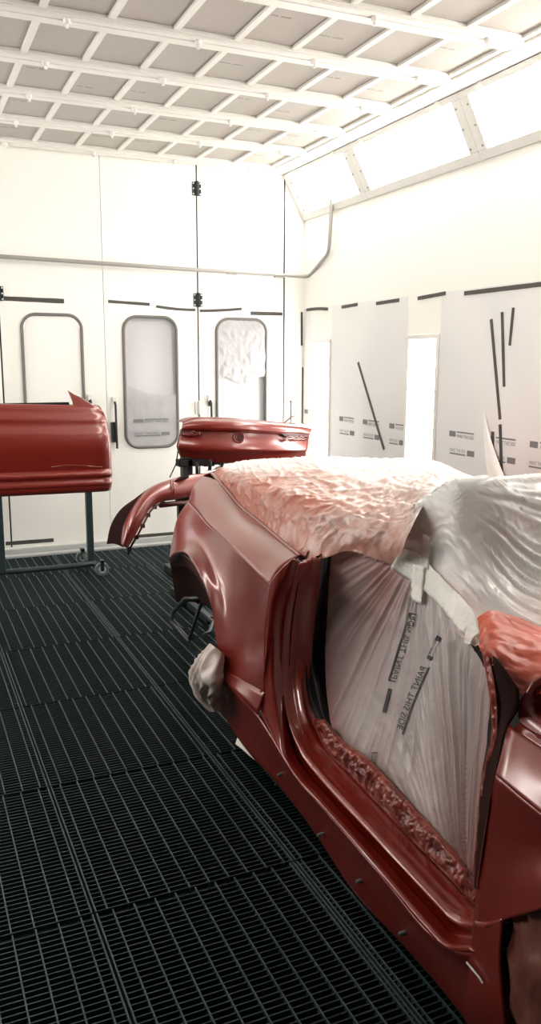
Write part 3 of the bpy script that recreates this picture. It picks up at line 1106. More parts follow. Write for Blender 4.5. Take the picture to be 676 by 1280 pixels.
r4[6:] = [mt[0] + A(-.02, .1, .01), mt[1] + A(-.02, 0, .012), mt[2] + A(-.02, 0, .012), mt[3] + A(-.02, 0, .014)]
G = loft([r0, r1, r2, r3, r4], 230, 330, keep=True)


def ridge(a, k=3):
    return (1 - abs(2 * a)) ** k if abs(a) < .5 else 0


def d_rear(u, v, p):
    e = math.exp(-u * 4.5)                     # crumpled close to the near edge
    c = crumple(p, 18, 3.1) * (.0006 + .0065 * e) + ridge(ns(p[0] * 9 + 2, p[1] * 9, p[2] * 9), 5) * .010 * e
    # long pull folds running towards the windscreen corner
    r = math.hypot(p[0] - 1.33, p[1] - 1.75)
    th = math.atan2(p[1] - 1.75, p[0] - 1.33)
    f = ridge(ns(th * 9, r * .7, 5), 4) * .016 + ridge(ns(th * 24, r * .9, 8), 4) * .009
    # slack diagonal wrinkles over the boot
    g = ridge(ns((p[0] + .5 * p[1]) * 9, (p[1] - .5 * p[0]) * 2.2, 4), 4) * .008 + ridge(ns((p[0] - .3 * p[1]) * 20, (p[1] + .3 * p[0]) * 2.5, 9), 4) * .007
    edge = min(1, 12 * u + .1) * min(1, (1 - u) * 6 + .05)
    near = math.exp(-((r / .9) ** 2))
    return (c + (f * near + g * (1 - near * .7) - .003) * min(1, r * 1.5 + .1)) * max(.35, edge) * min(1, (1 - v) * 9 + .12)


def s_rear(u, v, p, d):
    a = math.exp(-((u / .28) ** 2)) * (1.2 - .5 * max(0, v - .4))
    b_ = .75 * math.exp(-((u - .30) / .25) ** 2) * math.exp(-((v - .36) / .28) ** 2)
    return a * .82 + .22 * a * ridge(ns(p[0] * 12, p[1] * 12, p[2] * 12 + 4), 4) + b_ * (.6 + 1.0 * ns(p[0] * 5, p[1] * 5, 2)) + .25 * ns(p[0] * 5, p[1] * 5, p[2] * 5) * (a + .12) - 12 * d * (a + .25 * b_) + .02  # overspray, plus shade painted into the creases and fold valleys


rear_o, rear_H, rear_mb = film('masking_film', G, 'film_rear', 'crumpled clear film with red overspray covering the open boot and cabin back', d_rear, s_rear)

# film closing the door opening
cols = [[(414, 686, -.215), (409, 765, -.215), (407, 855, -.20), (415, 915, -.160)],
        [(430, 682, -.25), (420, 765, -.22), (418, 855, -.20), (426, 928, -.160)],
        [(462, 689, -.285), (447, 775, -.24), (441, 870, -.20), (452, 962, -.158)],
        [(495, 702, -.30), (486, 790, -.255), (480, 890, -.21), (492, 1006, -.156)],
        [(530, 726, -.285), (524, 825, -.25), (524, 930, -.21), (532, 1050, -.156)],
        [(562, 764, -.235), (560, 850, -.21), (560, 950, -.19), (564, 1085, -.156)],
        [(590, 808, -.175), (589, 880, -.17), (586, 960, -.17), (585, 1106, -.156)],
        [(614, 848, -.118), (611, 905, -.112), (601, 985, -.116), (592, 1108, -.140)]]
G = loft([[S(*p) for p in c] for c in cols], 380, 150, keep=True)


AP_T, AP_B = S(524, 690, -.29), S(587, 1115, -.15)


def d_door(u, v, p):
    # folds hang in a fan from the windscreen corner, and gather into the sill corner at the front
    a1 = math.atan2(p[1] - AP_T[1], AP_T[2] + .10 - p[2])
    r1_ = math.hypot(p[1] - AP_T[1], p[2] - AP_T[2])
    a2 = math.atan2(p[1] - AP_B[1], p[2] - AP_B[2] + .06)
    r2_ = math.hypot(p[1] - AP_B[1], p[2] - AP_B[2])
    w = 1 / (1 + math.exp((u - .52) * 16))
    fa = ridge(ns(a1 * 7, r1_ * .8, 1.3), 2) * .014 + ridge(ns(a1 * 17, r1_ * 1.2, 2.7)) * .007
    fb = ridge(ns(a2 * 11, r2_ * .7, 4.3), 2) * .014 + ridge(ns(a2 * 22, r2_ * .8, 6.1)) * .007
    calm = max(math.exp(-((u - .34) / .20) ** 2) * math.exp(-((v - .68) / .30) ** 2), math.exp(-((u - .44) / .15) ** 4) * math.exp(-((v - .45) / .27) ** 4))
    e = min(1, 10 * min(u, 1 - u) + .15) * min(1, 8 * v + .2) * min(1, 8 * (1 - v) + .2)
    return (fa * w + fb * (1 - w) - .004) * (1 - .90 * calm) * e + .0012 * crumple(p, 11, 2)


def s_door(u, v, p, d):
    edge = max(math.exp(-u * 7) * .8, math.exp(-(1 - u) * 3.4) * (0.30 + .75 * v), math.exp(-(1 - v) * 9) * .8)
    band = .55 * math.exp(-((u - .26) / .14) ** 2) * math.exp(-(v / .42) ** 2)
    return .10 + edge * .8 + band + .25 * ns(p[1] * 7, p[2] * 5, 3) * (edge + .25) - 10 * d * (.2 + edge)  # last term paints shade into the valleys between the folds


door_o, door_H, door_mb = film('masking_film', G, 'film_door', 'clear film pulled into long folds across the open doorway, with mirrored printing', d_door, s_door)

# film over the windscreen
k = [[S(520, 634, -.295), S(508, 668, -.295), S(496, 703, -.297)],
     [S(540, 622, -.315), S(533, 668, -.30), S(531, 725, -.283)],
     [S(575, 611, -.325), S(571, 690, -.29), S(563, 763, -.233)],
     [ony(622, 606.5, 1.75), S(610, 710, -.33), S(592, 807, -.174)],
     [ony(676, 603.5, 1.76), S(668, 700, -.46), S(640, 812, -.235)],
     [A(1.78, 1.76, 1.192), A(1.68, 1.50, 1.06), A(1.45, 1.13, .945)],
     [A(2.15, 1.77, 1.19), A(2.1, 1.48, 1.07), A(2.0, 1.06, .965)],
     [A(2.53, 1.78, 1.14), A(2.58, 1.50, 1.06), A(2.68, 1.14, .94)]]
k = [c[:] for c in k]
# the sheet folds back over the header before it hangs down behind it
for i, c in enumerate(k):
    back = c[0] + (A(.05, .42, -.20) if i > 1 else A(.05, .12, -.03))
    c.insert(0, back)
G = loft(k, 220, 150, keep=True)
pk = A(1.31, 1.745, 1.175)


def d_glass(u, v, p):
    r = np.linalg.norm(p - pk)
    th = math.atan2(math.hypot(p[1] - pk[1], p[2] - pk[2]), p[0] - pk[0])
    f = ridge(ns(th * 8, r * .6, 7), 2)
    f2 = ridge(ns(th * 22, r * 1.0, 2))
    return (f * .018 + f2 * .014 - .009) * min(1, r * 2.2) * min(1, v * 5) + .002 * crumple(p, 8, 6)


def s_glass(u, v, p, d):
    return .02 + .75 * math.exp(-((1 - v) / .20) ** 2) * min(1, u * 1.7) + .45 * math.exp(-((u - .52) / .13) ** 2) * max(0, v - .25) + .18 * ns(p[0] * 8, p[2] * 8, 1) * v - 6 * d * v  # displacement term adds painted shade in the fold valleys to the overspray


glass_o, glass_H, glass_mb = film('masking_film', G, 'film_glass', 'white clear film stretched over the windscreen frame, folds fanning from its top corner', d_glass, s_glass)

# orange-red film bunched over the cowl
k = [[S(596, 772, -.165), S(603, 800, -.150), S(612, 830, -.115)],
     [S(612, 762, -.20), S(620, 806, -.135), S(624, 838, -.09)],
     [S(632, 768, -.24), S(640, 818, -.145), S(646, 863, -.095)],
     [S(656, 775, -.28), S(661, 822, -.17), S(664, 868, -.11)],
     [S(680, 785, -.30), S(684, 828, -.19), S(684, 868, -.11)],
     [A(1.48, 1.13, .955), A(1.40, .99, .965), A(1.33, .90, .945)],
     [A(1.95, 1.06, .985), A(1.95, .90, 1.0), A(1.95, .80, .975)],
     [A(2.6, 1.14, .96), A(2.6, 1.02, .965), A(2.6, .92, .93)]]
G = loft(k, 150, 60, keep=True)
cowl_o, cowl_H, _ = film('masking_film', G, 'film_cowl', 'orange-red painted film bunched over the cowl at the right edge of the photo',
                         lambda u, v, p: (.012 * math.sin(v * math.pi) + crumple(p, 16, 4) * (.003 + .007 * v)),
                         lambda u, v, p, d: .15 + .9 * v ** 2 + .3 * ns(p[0] * 14, p[1] * 14, p[2] * 14) - 14 * d * v)  # paint tone, with crease hollows coloured darker as shade

# crumpled film edge taped along the inside of the sill, and up the A post
k = [[S(x, y, -.128) for x, y in [(389, 900), (409, 938), (440, 969), (480, 1012), (520, 1053), (570, 1105), (594, 1131)]],
     [S(x, y, -.118) for x, y in [(396, 898), (416, 930), (446, 957), (486, 1002), (525, 1044), (573, 1096), (594, 1124)]],
     [S(x, y, -.126) for x, y in [(404, 900), (423, 926), (450, 948), (491, 991), (532, 1037), (577, 1087), (594, 1116)]],
     [S(x, y, -.148) for x, y in [(408, 903), (428, 926), (454, 944), (496, 987), (537, 1032), (580, 1082), (595, 1110)]]]
G = loft(k, 40, 260)
film('film_edge', G, 'film_edge', 'crumpled red-painted film edge taped along the inside of the door sill',
     lambda u, v, p: crumple(p, 20, 9) * .012 * math.sin(u * math.pi) + .003, lambda u, v, p, d: .45 + .5 * ns(p[1] * 12, p[2] * 12, u * 3) - 22 * d)  # hollows of the crumple painted dark as shade
k = [[S(x, y, o) for x, y, o in c] for c in ([(600, 800, -.14), (610, 850, -.11), (616, 905, -.105), (604, 970, -.108), (596, 1050, -.115), (589, 1120, -.13)],
                                             [(608, 806, -.125), (619, 852, -.098), (623, 910, -.092), (611, 968, -.095), (603, 1050, -.095), (596, 1122, -.11)])]
G = loft(k, 16, 160)
film('film_edge', G, 'film_edge', 'crumpled film edge bunched down the black windscreen post side of the doorway',
     lambda u, v, p: crumple(p, 18, 5) * .009 * math.sin(u * math.pi) + .003, lambda u, v, p, d: .3 + .6 * v + .5 * ns(p[1] * 12, p[2] * 12, u * 3) - 20 * d)  # low parts of the crumple get shade put into their colour
# crumpled film edge along the shoulder gap
k = [te + A(.020, 0, -.006), te + A(.035, 0, .014), te + A(.06, 0, .02), te + A(.085, 0, .012)]
G = loft(k, 24, 180)
film('film_edge', G, 'film_edge', 'crumpled painted film edge tucked into the gap along the red shoulder',
     lambda u, v, p: crumple(p, 15, 7) * .009 * math.sin(u * math.pi), lambda u, v, p, d: .35 + .5 * ns(p[1] * 12, p[2] * 12, u * 3) - 22 * d)  # crumple hollows along the gap darkened in colour, as shade

# --- white tape over the windscreen post
bvh = {}
for nm, H in (('door', door_H), ('glass', glass_H), ('rear', rear_H)):
    mb = MB().grid(H)
    bvh[nm] = BVHTree.FromPolygons([tuple(p) for p in mb.v], mb.f)


def hit(x, y, names=('door', 'glass', 'rear')):
    best = None
    d = Vector(ray(x, y)).normalized()
    for n_ in names:
        loc, nor, idx, dist = bvh[n_].ray_cast(Vector(EYE), d)
        if loc is not None and (best is None or dist < best[1]):
            best = (loc, dist, nor if nor.dot(d) < 0 else -nor)
    return best


def lie(x, y, lift, names=('door', 'glass', 'rear')):
    h = hit(x, y, names)
    if h is None: return S(x, y, -.2)
    return np.array(h[0]) + np.array(h[2]) * lift


def white_tape(top, bottom, label, seed, lift=.010, n=26, m=8):
    a, c = catmull(np.array([(*p, 0) for p in top], float), n), catmull(np.array([(*p, 0) for p in bottom], float), n)
    G = np.zeros((n, m, 3))
    for i in range(n):
        for j in range(m):
            t = j / (m - 1)
            q = a[i] * (1 - t) + c[i] * t
            q = q + A(ns(i * .7, seed, 1), ns(i * .9, seed, 7), 0) * 2.2 * (1 if j in (0, m - 1) else .3)
            G[i, j] = lie(q[0], q[1], 0)
    # tape is stiffer than the film: smooth it
    for _ in range(6):
        G[1:-1] = (G[:-2] + 2 * G[1:-1] + G[2:]) / 4
        G[:, 1:-1] = (G[:, :-2] + 2 * G[:, 1:-1] + G[:, 2:]) / 4
    N = toward(G, gnormals(G))
    D = np.array([[lift + .004 * ns(i * .5, j * .5, seed) for j in range(m)] for i in range(n)])
    o = MB().grid(G + N * D[..., None]).build('masking_tape', 'tape_white', smooth=True, solid=.0015)
    return tag(o, label, 'tape', 'white masking tape on the car')


white_tape([(500, 682), (524, 690), (548, 714), (575, 744), (588, 768)], [(491, 708), (512, 722), (538, 740), (562, 768), (574, 786)], 'wide white masking tape along the upper part of the windscreen post', 1)
white_tape([(572, 742), (584, 758), (596, 776), (599, 796)], [(562, 766), (574, 783), (582, 800), (590, 812)], 'white masking tape end at the foot of the windscreen post, by the orange film', 2, .014)
white_tape([(523, 705), (521, 730), (521, 752)], [(537, 708), (535, 732), (533, 756)], 'short white tape tab hanging down the doorway film', 3, .016, 14, 6)
white_tape([(533, 668), (531, 690), (530, 708)], [(541, 672), (541, 692), (541, 712)], 'narrow white tape tab reaching up onto the windscreen film', 4, .012, 12, 5)

# --- printing on the doorway film (seen from the back, so mirrored)


def subdivide(V, Fs, L):
    bm = bmesh.new()
    vs = [bm.verts.new((p[0], p[1], 0)) for p in V]
    for f in Fs:
        try: bm.faces.new([vs[i] for i in f])
        except ValueError: pass
    bmesh.ops.triangulate(bm, faces=bm.faces[:])
    for _ in range(6):
        es = [e for e in bm.edges if e.calc_length() > L]
        if not es: break
        bmesh.ops.subdivide_edges(bm, edges=es, cuts=1, use_grid_fill=False)
        bmesh.ops.triangulate(bm, faces=bm.faces[:])
    bm.verts.index_update()
    out = np.array([v.co[:2] for v in bm.verts]), [tuple(v.index for v in f.verts) for f in bm.faces]
    bm.free()
    return out


def decal(V, Fs, o, ux, uy, name, mat='ink', bend_=None, L=.08):
    V, Fs = subdivide(V, Fs, L)
    P = []
    for q in V:
        w = np.array(o) + np.array(ux) * q[0] + np.array(uy) * q[1]
        if bend_ is not None: w = w + np.array(bend_) * math.sin(q[0] * math.pi)
        P.append(lie(w[0], w[1], .003, ('door',)))
    mb = MB().add(P, Fs)
    return mb.build(name, mat, door_o)


def quad(x0, x1, y0, y1):
    return np.array([(x0, y0), (x1, y0), (x1, y1), (x0, y1)], float), [(0, 1, 2, 3)]


tn = tv.copy()
tn[:, 1] /= tn[:, 1].max()
# first line, reading upwards; letter tops to the right
o1, u1, w1_ = (487.5, 851), (26, -85), (8, 1.5)
decal(tn * A(.92, .85) + A(.04, .12), tf, o1, u1, w1_, 'print_lettering', L=.03)
for q in (quad(-.0, 1, -.22, -.02), quad(0, .012, -.1, 1.05), quad(.988, 1, -.1, 1.05)):
    decal(*q, o1, u1, w1_, 'print_rule')
# small solid block with faint line below
o2, u2, w2_ = (478.5, 890), (7.5, -30), (4.2, 1.2)
decal(*quad(0, 1, 0, 1), o2, u2, w2_, 'print_block')
# second line reading downwards, bent along a fold
o3, u3, w3_ = (536.5, 834), (-33, 84), (-8, -3)
decal(tn * A(.92, .95) + A(.02, .16), tf, o3, u3, w3_, 'print_lettering', bend_=(-2, 0), L=.03)
decal(*quad(0, 1, -.14, .05), o3, u3, w3_, 'print_rule', bend_=(-2, 0), L=.06)
o4, u4, w4_ = (534, 823), (13, -29), (5, 3)
for q in (quad(0, 1, -.0, .14), quad(0, .16, 0, 1), quad(.8, 1, 0, 1), quad(0, 1, .9, 1.0)):
    decal(*q, o4, u4, w4_, 'print_rule')
o5, u5, w5_ = (464, 960), (2, -20), (7, .6)
for q in (quad(0, 1, -.0, .12), quad(.95, 1, 0, 1)):
    decal(*q, o5, u5, w5_, 'print_rule')
hv, hf = text_polys('HIS', 1.0)
hv = hv / hv[:, 0].max()
hv[:, 1] /= hv[:, 1].max()
decal(hv * A(.85, .7) + A(.05, .22), hf, o5, u5, w5_, 'print_lettering', 'ink_soft', L=.2)

# --- bunched film bag under the sill behind the door opening, torn paper beside it


def bag(c, r, seed, name, mat, label, cat, base=True):
    nu, nv = 60, 44
    G = np.zeros((nu, nv, 3))
    for i in range(nu):
        for j in range(nv):
            a, b_ = 2 * math.pi * i / (nu - 1), math.pi * j / (nv - 1)
            d = A(math.sin(b_) * math.cos(a), math.sin(b_) * math.sin(a), math.cos(b_))
            f = (1 - abs(2 * ns(math.cos(a) * 2.2, math.sin(a) * 2.2, seed))) * .16 + crumple(d, 2.0, seed) * .09
            taper = .45 + .55 * math.sin(min(1, (j / (nv - 1)) * 1.25) * math.pi / 2 * 1.0)
            q = d * A(*r) * (1 + f) * A(taper, taper, 1)
            q[2] = max(q[2], -r[2])
            G[i, j] = A(*c) + q
    sp = nfield(lambda u, v: .35 + .5 * ns(math.cos(u * 6.28) * 3, math.sin(u * 6.28) * 3, v * 4 + seed), nu, nv)
    o = MB().grid(G).build(name, mat, smooth=True, spray=sp)
    return tag(o, label, cat)


k = [[(265, 806, .02), (252, 820, .03), (241, 849, .035), (247, 867, .03), (259, 886, .01)],
     [(268, 808, .045), (259, 826, .075), (252, 850, .085), (256, 869, .06), (265, 889, .02)],
     [(273, 812, .035), (268, 830, .06), (266, 852, .07), (267, 870, .05), (272, 889, .02)],
     [(279, 820, -.01), (279, 835, -.01), (280, 855, -.01), (281, 872, -.01), (282, 888, -.01)]]
G = loft([[S(*p) for p in c] for c in k], 60, 60)
film('film_bundle', G, 'film_bag', 'crumpled pale film bunch hanging at the rear end of the sill, below the wheel arch',
     lambda u, v, p: (crumple(p, 18, 4) * .004 + ridge(ns(u * 6 + v * .6, v * 1.3, 3), 2) * .024) * (.3 + .7 * math.sin(v * math.pi)), lambda u, v, p, d: .45 + .5 * ns(u * 5, v * 5, 2) - 14 * d)  # random tone, with shade painted where the bunch folds inwards
n = 12
top = catmull(np.array([(297, 921, 0), (306, 925, 0), (316, 938, 0), (325, 950, 0)], float), n)
bot = catmull(np.array([(294, 930, 0), (303, 937, 0), (313, 946, 0), (324, 954, 0)], float), n)
G = np.zeros((n, 5, 3))
for i in range(n):
    for j in range(5):
        q = top[i] * (1 - j / 4) + bot[i] * j / 4
        G[i, j] = onz(q[0] + .8 * ns(i, j, 1), q[1] + .8 * ns(i, j, 3), .012 + .02 * (1 - j / 4) + .006 * ns(i * .8, j, 2))
tag(MB().grid(G).build('paper_scrap', 'paper_white', smooth=True, solid=.0015), 'torn white paper scrap on the dark floor beside the sill', 'paper')

# film-wrapped front wheel at the bottom right
wc = cw(-.130, .800, .355)
nu, nv = 90, 60
G = np.zeros((nu, nv, 3))
for i in range(nu):
    for j in range(nv):
        a, t = 2 * math.pi * i / (nu - 1), j / (nv - 1)
        prof = [(.0, -.115), (.30, -.118), (.352, -.085), (.360, 0), (.350, .085), (.28, .115), (0, .11)]
        pr_ = catmull(np.array([(p[0], p[1], 0) for p in prof]), nv)[j]
        rr, xx = pr_[0], pr_[1]
        p = A(xx, rr * math.cos(a), rr * math.sin(a))
        cr = crumple(p + A(5, 3, 1), 9, 2) * .012 * min(1, rr * 4)
        rr2 = rr + cr * .6
        z = rr2 * math.sin(a)
        G[i, j] = wc + A(xx - cr, rr2 * math.cos(a), max(z, -.352))
tag(MB().grid(G).build('wheel_cover', 'film_wheel', smooth=True, spray=nfield(lambda u, v: .4 + .6 * ns(u * 14, v * 6, 2), nu, nv)),
    'front wheel wrapped in reddish brown plastic film at the bottom right corner', 'covered wheel')

# dark tube cradle under the bare rear arch, carrying the body
b0 = onz(240, 800, 0)
root = empty('support_cradle', (b0[0] + .05, b0[1] + .1, 0), 'dark steel tube cradle on the floor under the bare rear wheel arch', 'stand')
q = lambda x, y, z: onz(x, y, z)
MB().tube([q(216, 766, .10), q(214, 776, .05), q(236, 800, .03), q(262, 790, .03), q(266, 778, .04), q(250, 764, .05)], .012, 8).build('base_loop', 'black_steel', root, smooth=True)
MB().tube([q(216, 766, .10), q(232, 748, .28), q(250, 748, .33)], .012, 8).build('upright', 'black_steel', root, smooth=True)
MB().tube([q(236, 800, .03), q(244, 776, .12), q(252, 752, .30)], .010, 8).build('upright', 'black_steel', root, smooth=True)
for yy in (2.42, 1.45):
    for s_ in (0, 1):
        p = cw(-.17, yy, 0)
        if s_: p = mirror(p[None])[0]
        r_ = empty('axle_stand', p, ['dark axle stand under the %s end of the near sill', 'dark axle stand under the %s end of the far sill'][s_] % ('rear' if yy > 2 else 'front'), 'stand', 'axle stands under the sills')
        st = MB()
        for dx, dy in ((.08, .08), (-.08, .08), (-.08, -.08), (.08, -.08)):
            st.tube([p + A(dx, dy, .006), p + A(dx * .25, dy * .25, .15)], .008, 6)
        st.build('tripod', 'black_steel', r_)
        MB().cyl(p + A(0, 0, .10), p + A(0, 0, .17), .02, 12).box(p + A(-.045, -.03, .165), p + A(.045, .03, .178)).build('saddle', 'black_steel', r_)
# ================================================================== PANELS ON STANDS
# --- the red door on its wheeled stand
DY = 5.75
door = empty('door_panel', (.75, DY, .58), 'dark red door panel from a car, hung on a wheeled stand at the left', 'car door')
XL_, XR_ = .02, 1.318
prof = [(1.186, .012), (1.183, -.006), (1.13, -.024), (1.075, -.038), (1.068, -.037), (.99, -.056), (.92, -.056), (.84, -.044), (.770, -.032), (.742, -.028), (.734, -.042), (.700, -.044), (.694, -.034), (.640, -.036), (.634, -.026), (.612, -.022), (.585, .008)]


def zedge(x):                # lower/upper outline drift along the door
    t = (x - XL_) / (XR_ - XL_)
    return t


rows_ = []
right = {1.186: 1.255, 1.13: 1.283, 1.075: 1.297, .99: 1.309, .92: 1.316, .84: 1.32, .74: 1.322, .64: 1.321, .585: 1.316}
rz = sorted(right)
G = []
for z, y in prof:
    xr = np.interp(z, rz, [right[q] for q in rz])
    row = []
    for t in np.linspace(0, 1, 60):
        x = XL_ + (xr - XL_) * t
        dz = (.045 if z > 1.0 else .03) * (1 - t) ** 1.0 * (1 if z > 1 else .55)
        edge = .0 if t < .94 else ((t - .94) / .06) ** 2 * .028
        bow = -.02 * math.sin(t * math.pi)
        row.append(A(x, DY + y + edge + bow * .5, z + dz))
    G.append(row)
G = np.array(G)
G = np.array([catmull(G[:, j], 70) for j in range(60)]).transpose(1, 0, 2)
MB().grid(G).build('outer_skin', 'paint', door, smooth=True, solid=.004, angle=35)
inner = G + A(0, .06, 0)
fr = MB()
fr.grid(inner[4:-2, 1:-1])
rim = np.vstack([G[0], G[:, -1], G[::-1][0][::-1], G[::-1, 0]])
rim2 = rim + A(0, .06, 0)
fr.grid(np.array([rim, rim2]).transpose(1, 0, 2))
fr.build('inner_frame', 'paint_inner', door, smooth=True, solid=.003, angle=30)
sail = [ony(x, y, DY - .01) for x, y in [(93, 511), (91, 502), (85, 488), (93, 493), (103, 497.5), (113, 504), (123, 510.5), (130, 515), (131, 520), (112, 516)]]
mbs = MB()
ns_ = len(sail)
mbs.add([p for p in sail] + [p + A(0, .03, 0) for p in sail], [tuple(range(ns_)), tuple(range(ns_, 2 * ns_))[::-1]] + [(i, (i + 1) % ns_, ns_ + (i + 1) % ns_, ns_ + i) for i in range(ns_)])
mbs.build('mirror_corner', 'paint', door, bevel=.004)
# crease lines
for pts_, r_ in (([(64, 584), (85, 581.5), (106, 582.3), (128, 583.8)], .003),):
    MB().tube([ony(x, y, DY - .047) for x, y in pts_], r_, 8).build('crease_bead', 'paint', door, smooth=True)
MB().box((.06, DY + .01, 1.19), (1.05, DY + .045, 1.212)).build('window_channel', 'black_rubber', door, bevel=.003)

# stand
pb = onz(112.5, 716, 0)
SY = pb[1]
st = empty('panel_stand', (.6, SY, 0), 'dark grey steel stand on casters carrying the red door', 'stand')
px_ = ony(112, 660, SY)[0]
MB().box((px_ - .022, SY - .022, .06), (px_ + .022, SY + .022, .62)).build('post', 'stand_steel', st, bevel=.003)
lx = ony(-1, 650, SY + .02)[0]
MB().box((lx - .022, SY - .022, .06), (lx + .022, SY + .022, .64)).build('post', 'stand_steel', st, bevel=.003)
MB().box((px_ - .03, SY - .05, .60), (px_ + .03, SY + .04, .625)).box((lx - .03, SY - .05, .60), (lx + .03, SY + .04, .635)).build('support_arm', 'black_steel', st, bevel=.003)
MB().tube([A(-.1, SY + .10, .06), A(.45, SY + .04, .055), A(1.0, SY, .06), A(px_ + .03, SY - .04, .075)], .019, 10).build('base_bar', 'stand_steel', st, smooth=True)
MB().tube([A(px_, SY + .30, .07), A(px_, SY, .075), A(px_ + .04, SY - .10, .075)], .018, 10).build('cross_foot', 'stand_steel', st, smooth=True)


def caster(c, parent):
    r_ = .048
    o = MB().cyl(c + A(0, -.018, 0), c + A(0, .018, 0), r_, 28).build('caster', 'caster_grey', parent, smooth=True, angle=40, bevel=.004)
    MB().cyl(c + A(0, -.021, 0), c + A(0, .021, 0), r_ * .55, 20).build('wheel_disc', 'rail_grey', o, smooth=True, angle=40)
    MB().cyl(c + A(0, -.026, 0), c + A(0, .026, 0), r_ * .2, 12).build('axle_bolt', 'screw', o, smooth=True, angle=40)
    MB().box(c + A(-.012, .02, -.01), c + A(.012, .026, .062)).box(c + A(-.014, -.026, .05), c + A(.014, .026, .066)).box(c + A(-.012, -.026, -.01), c + A(.012, -.02, .062)).build('fork', 'black_steel', o)


c1 = ony(127.5, 715.5, SY - .11)
caster(A(c1[0], SY - .11, .048), st)
c2 = ony(98, 695, SY + .30)
caster(A(px_ + .0, SY + .30, .048), st)
caster(A(-.1, SY + .1, .048), st)

# --- the boot lid on its stand
LY = 5.0
lid = empty('boot_lid', (1.97, LY, .82), 'dark red boot lid with a round badge recess, standing behind the car', 'boot lid')
lid_rows = [  # outline rows, top to bottom: (points left->right), depth
    ([(229, 529), (241, 524.5), (265, 523.5), (289, 524), (324, 527), (354, 529.5), (377, 531), (388.5, 534.5)], .10),
    ([(227.5, 533), (240, 531), (265, 530.5), (289, 531), (324, 533.5), (354, 536), (377, 537.5), (389, 539)], .0),
    ([(227, 536.5), (240, 536.5), (265, 537), (289, 537.5), (324, 539.5), (354, 541), (377, 541), (386.5, 543.5)], .0),
    ([(226.5, 537.5), (240, 538), (265, 538.7), (289, 539.2), (324, 541.2), (354, 542.5), (377, 543), (386, 545)], .045),
    ([(225, 544), (240, 545), (265, 546), (289, 547), (324, 549), (354, 549.5), (377, 550), (385, 551)], .035),
    ([(223, 552), (240, 553), (265, 555), (289, 556), (324, 557), (354, 557.5), (375, 558), (384, 558)], .015),
    ([(221.5, 557), (240, 559), (265, 561), (289, 561.5), (324, 562), (354, 562), (375, 562), (383, 562)], .01),
    ([(223, 564), (240, 568), (265, 569), (289, 569), (324, 568), (354, 567), (375, 566.5), (382, 566)], .05),
    ([(227, 573), (244, 577), (265, 578), (289, 578), (324, 576.5), (354, 575), (375, 574), (382, 573)], .09)]
bow = lambda x: .16 * ((x - 305) / 85.0) ** 2
C = [[ony(x, y, LY + d_ + bow(x)) for x, y in pts_] for pts_, d_ in lid_rows]
C2 = []
for i, c in enumerate(C):
    C2.append(catmull(np.array(c), 70))
C2 = np.array(C2)
secs = [C2[:3], C2[3:]]
m_lid = MB()
G_low = np.array([catmull(C2[3:, j], 44) for j in range(70)]).transpose(1, 0, 2)
G_up = np.array([catmull(C2[:3, j], 14) for j in range(70)]).transpose(1, 0, 2)
m_lid.grid(G_up).grid(np.array([C2[2], C2[3]])).grid(G_low)
top_back = C2[0] + A(0, .16, .0)
m_lid.grid(np.array([C2[0], C2[0] + A(0, .03, .006), top_back]))
m_lid.build('outer_skin', 'paint', lid, smooth=True, solid=.004, angle=35)
# inner shell
ib = G_low + A(0, .10, 0)
MB().grid(ib[:, 2:-2]).build('inner_frame', 'paint_inner', lid, smooth=True, solid=.004)
# badge recess
cc = ony(298.5, 546.5, LY + .018)
dn = A(-.2, -1, .12)
dn /= np.linalg.norm(dn)
rx = np.cross(dn, A(0, 0, 1))
rx /= np.linalg.norm(rx)
ry = np.cross(rx, dn)
ring = [cc + .034 * (rx * math.cos(a) + ry * math.sin(a)) for a in np.linspace(0, 2 * math.pi, 29)[:-1]]
o = MB().tube(ring, .0055, 8, closed=True).build('badge_recess', 'paint', lid, smooth=True)
MB().cyl(cc - dn * .001, cc + dn * .003, .033, 28).build('recess_floor', 'paint_inner', o)
MB().tube([cc + dn * .005 + .020 * (rx * math.cos(a) + ry * math.sin(a)) for a in np.linspace(-.6, 2.2, 10)], .0035, 6).build('recess_clip', 'paint', o)
# lamp notches: dark recesses with crumpled edges


def notch(pts_, label):
    P = [ony(x, y, LY + .012 + bow(x)) for x, y in pts_]
    n_ = len(P)
    o = MB().add(P + [p + A(0, .04, 0) for p in P], [tuple(range(n_)), tuple(range(n_, 2 * n_))[::-1]] + [(i, (i + 1) % n_, n_ + (i + 1) % n_, n_ + i) for i in range(n_)]).build('lamp_notch', 'paint_inner', lid)
    rr = random.Random(len(pts_))
    x0, x1 = min(p[0] for p in pts_), max(p[0] for p in pts_)
    yb = max(p[1] for p in pts_)
    bd = []
    for k in range(12):
        x = x0 + 2 + (x1 - x0 - 4) * k / 11
        bd.append(ony(x, yb - 2 + rr.uniform(-1.8, 1.0), LY + .008 + bow(x)))
    MB().tube(bd, .006, 6).build('film_bead', 'paint', o, smooth=True)
    bd = [p + A(0, -.004, .012 + rr.uniform(-.008, .008)) for p in bd]
    MB().tube(bd, .004, 6).build('film_bead', 'paint', o, smooth=True)


notch([(227.5, 537.5), (247, 538), (252, 541), (249, 545), (226.5, 544.5)], 'left')
notch([(352, 542), (358, 540.5), (386, 543.5), (383, 551), (379, 549), (357, 545.5)], 'right')
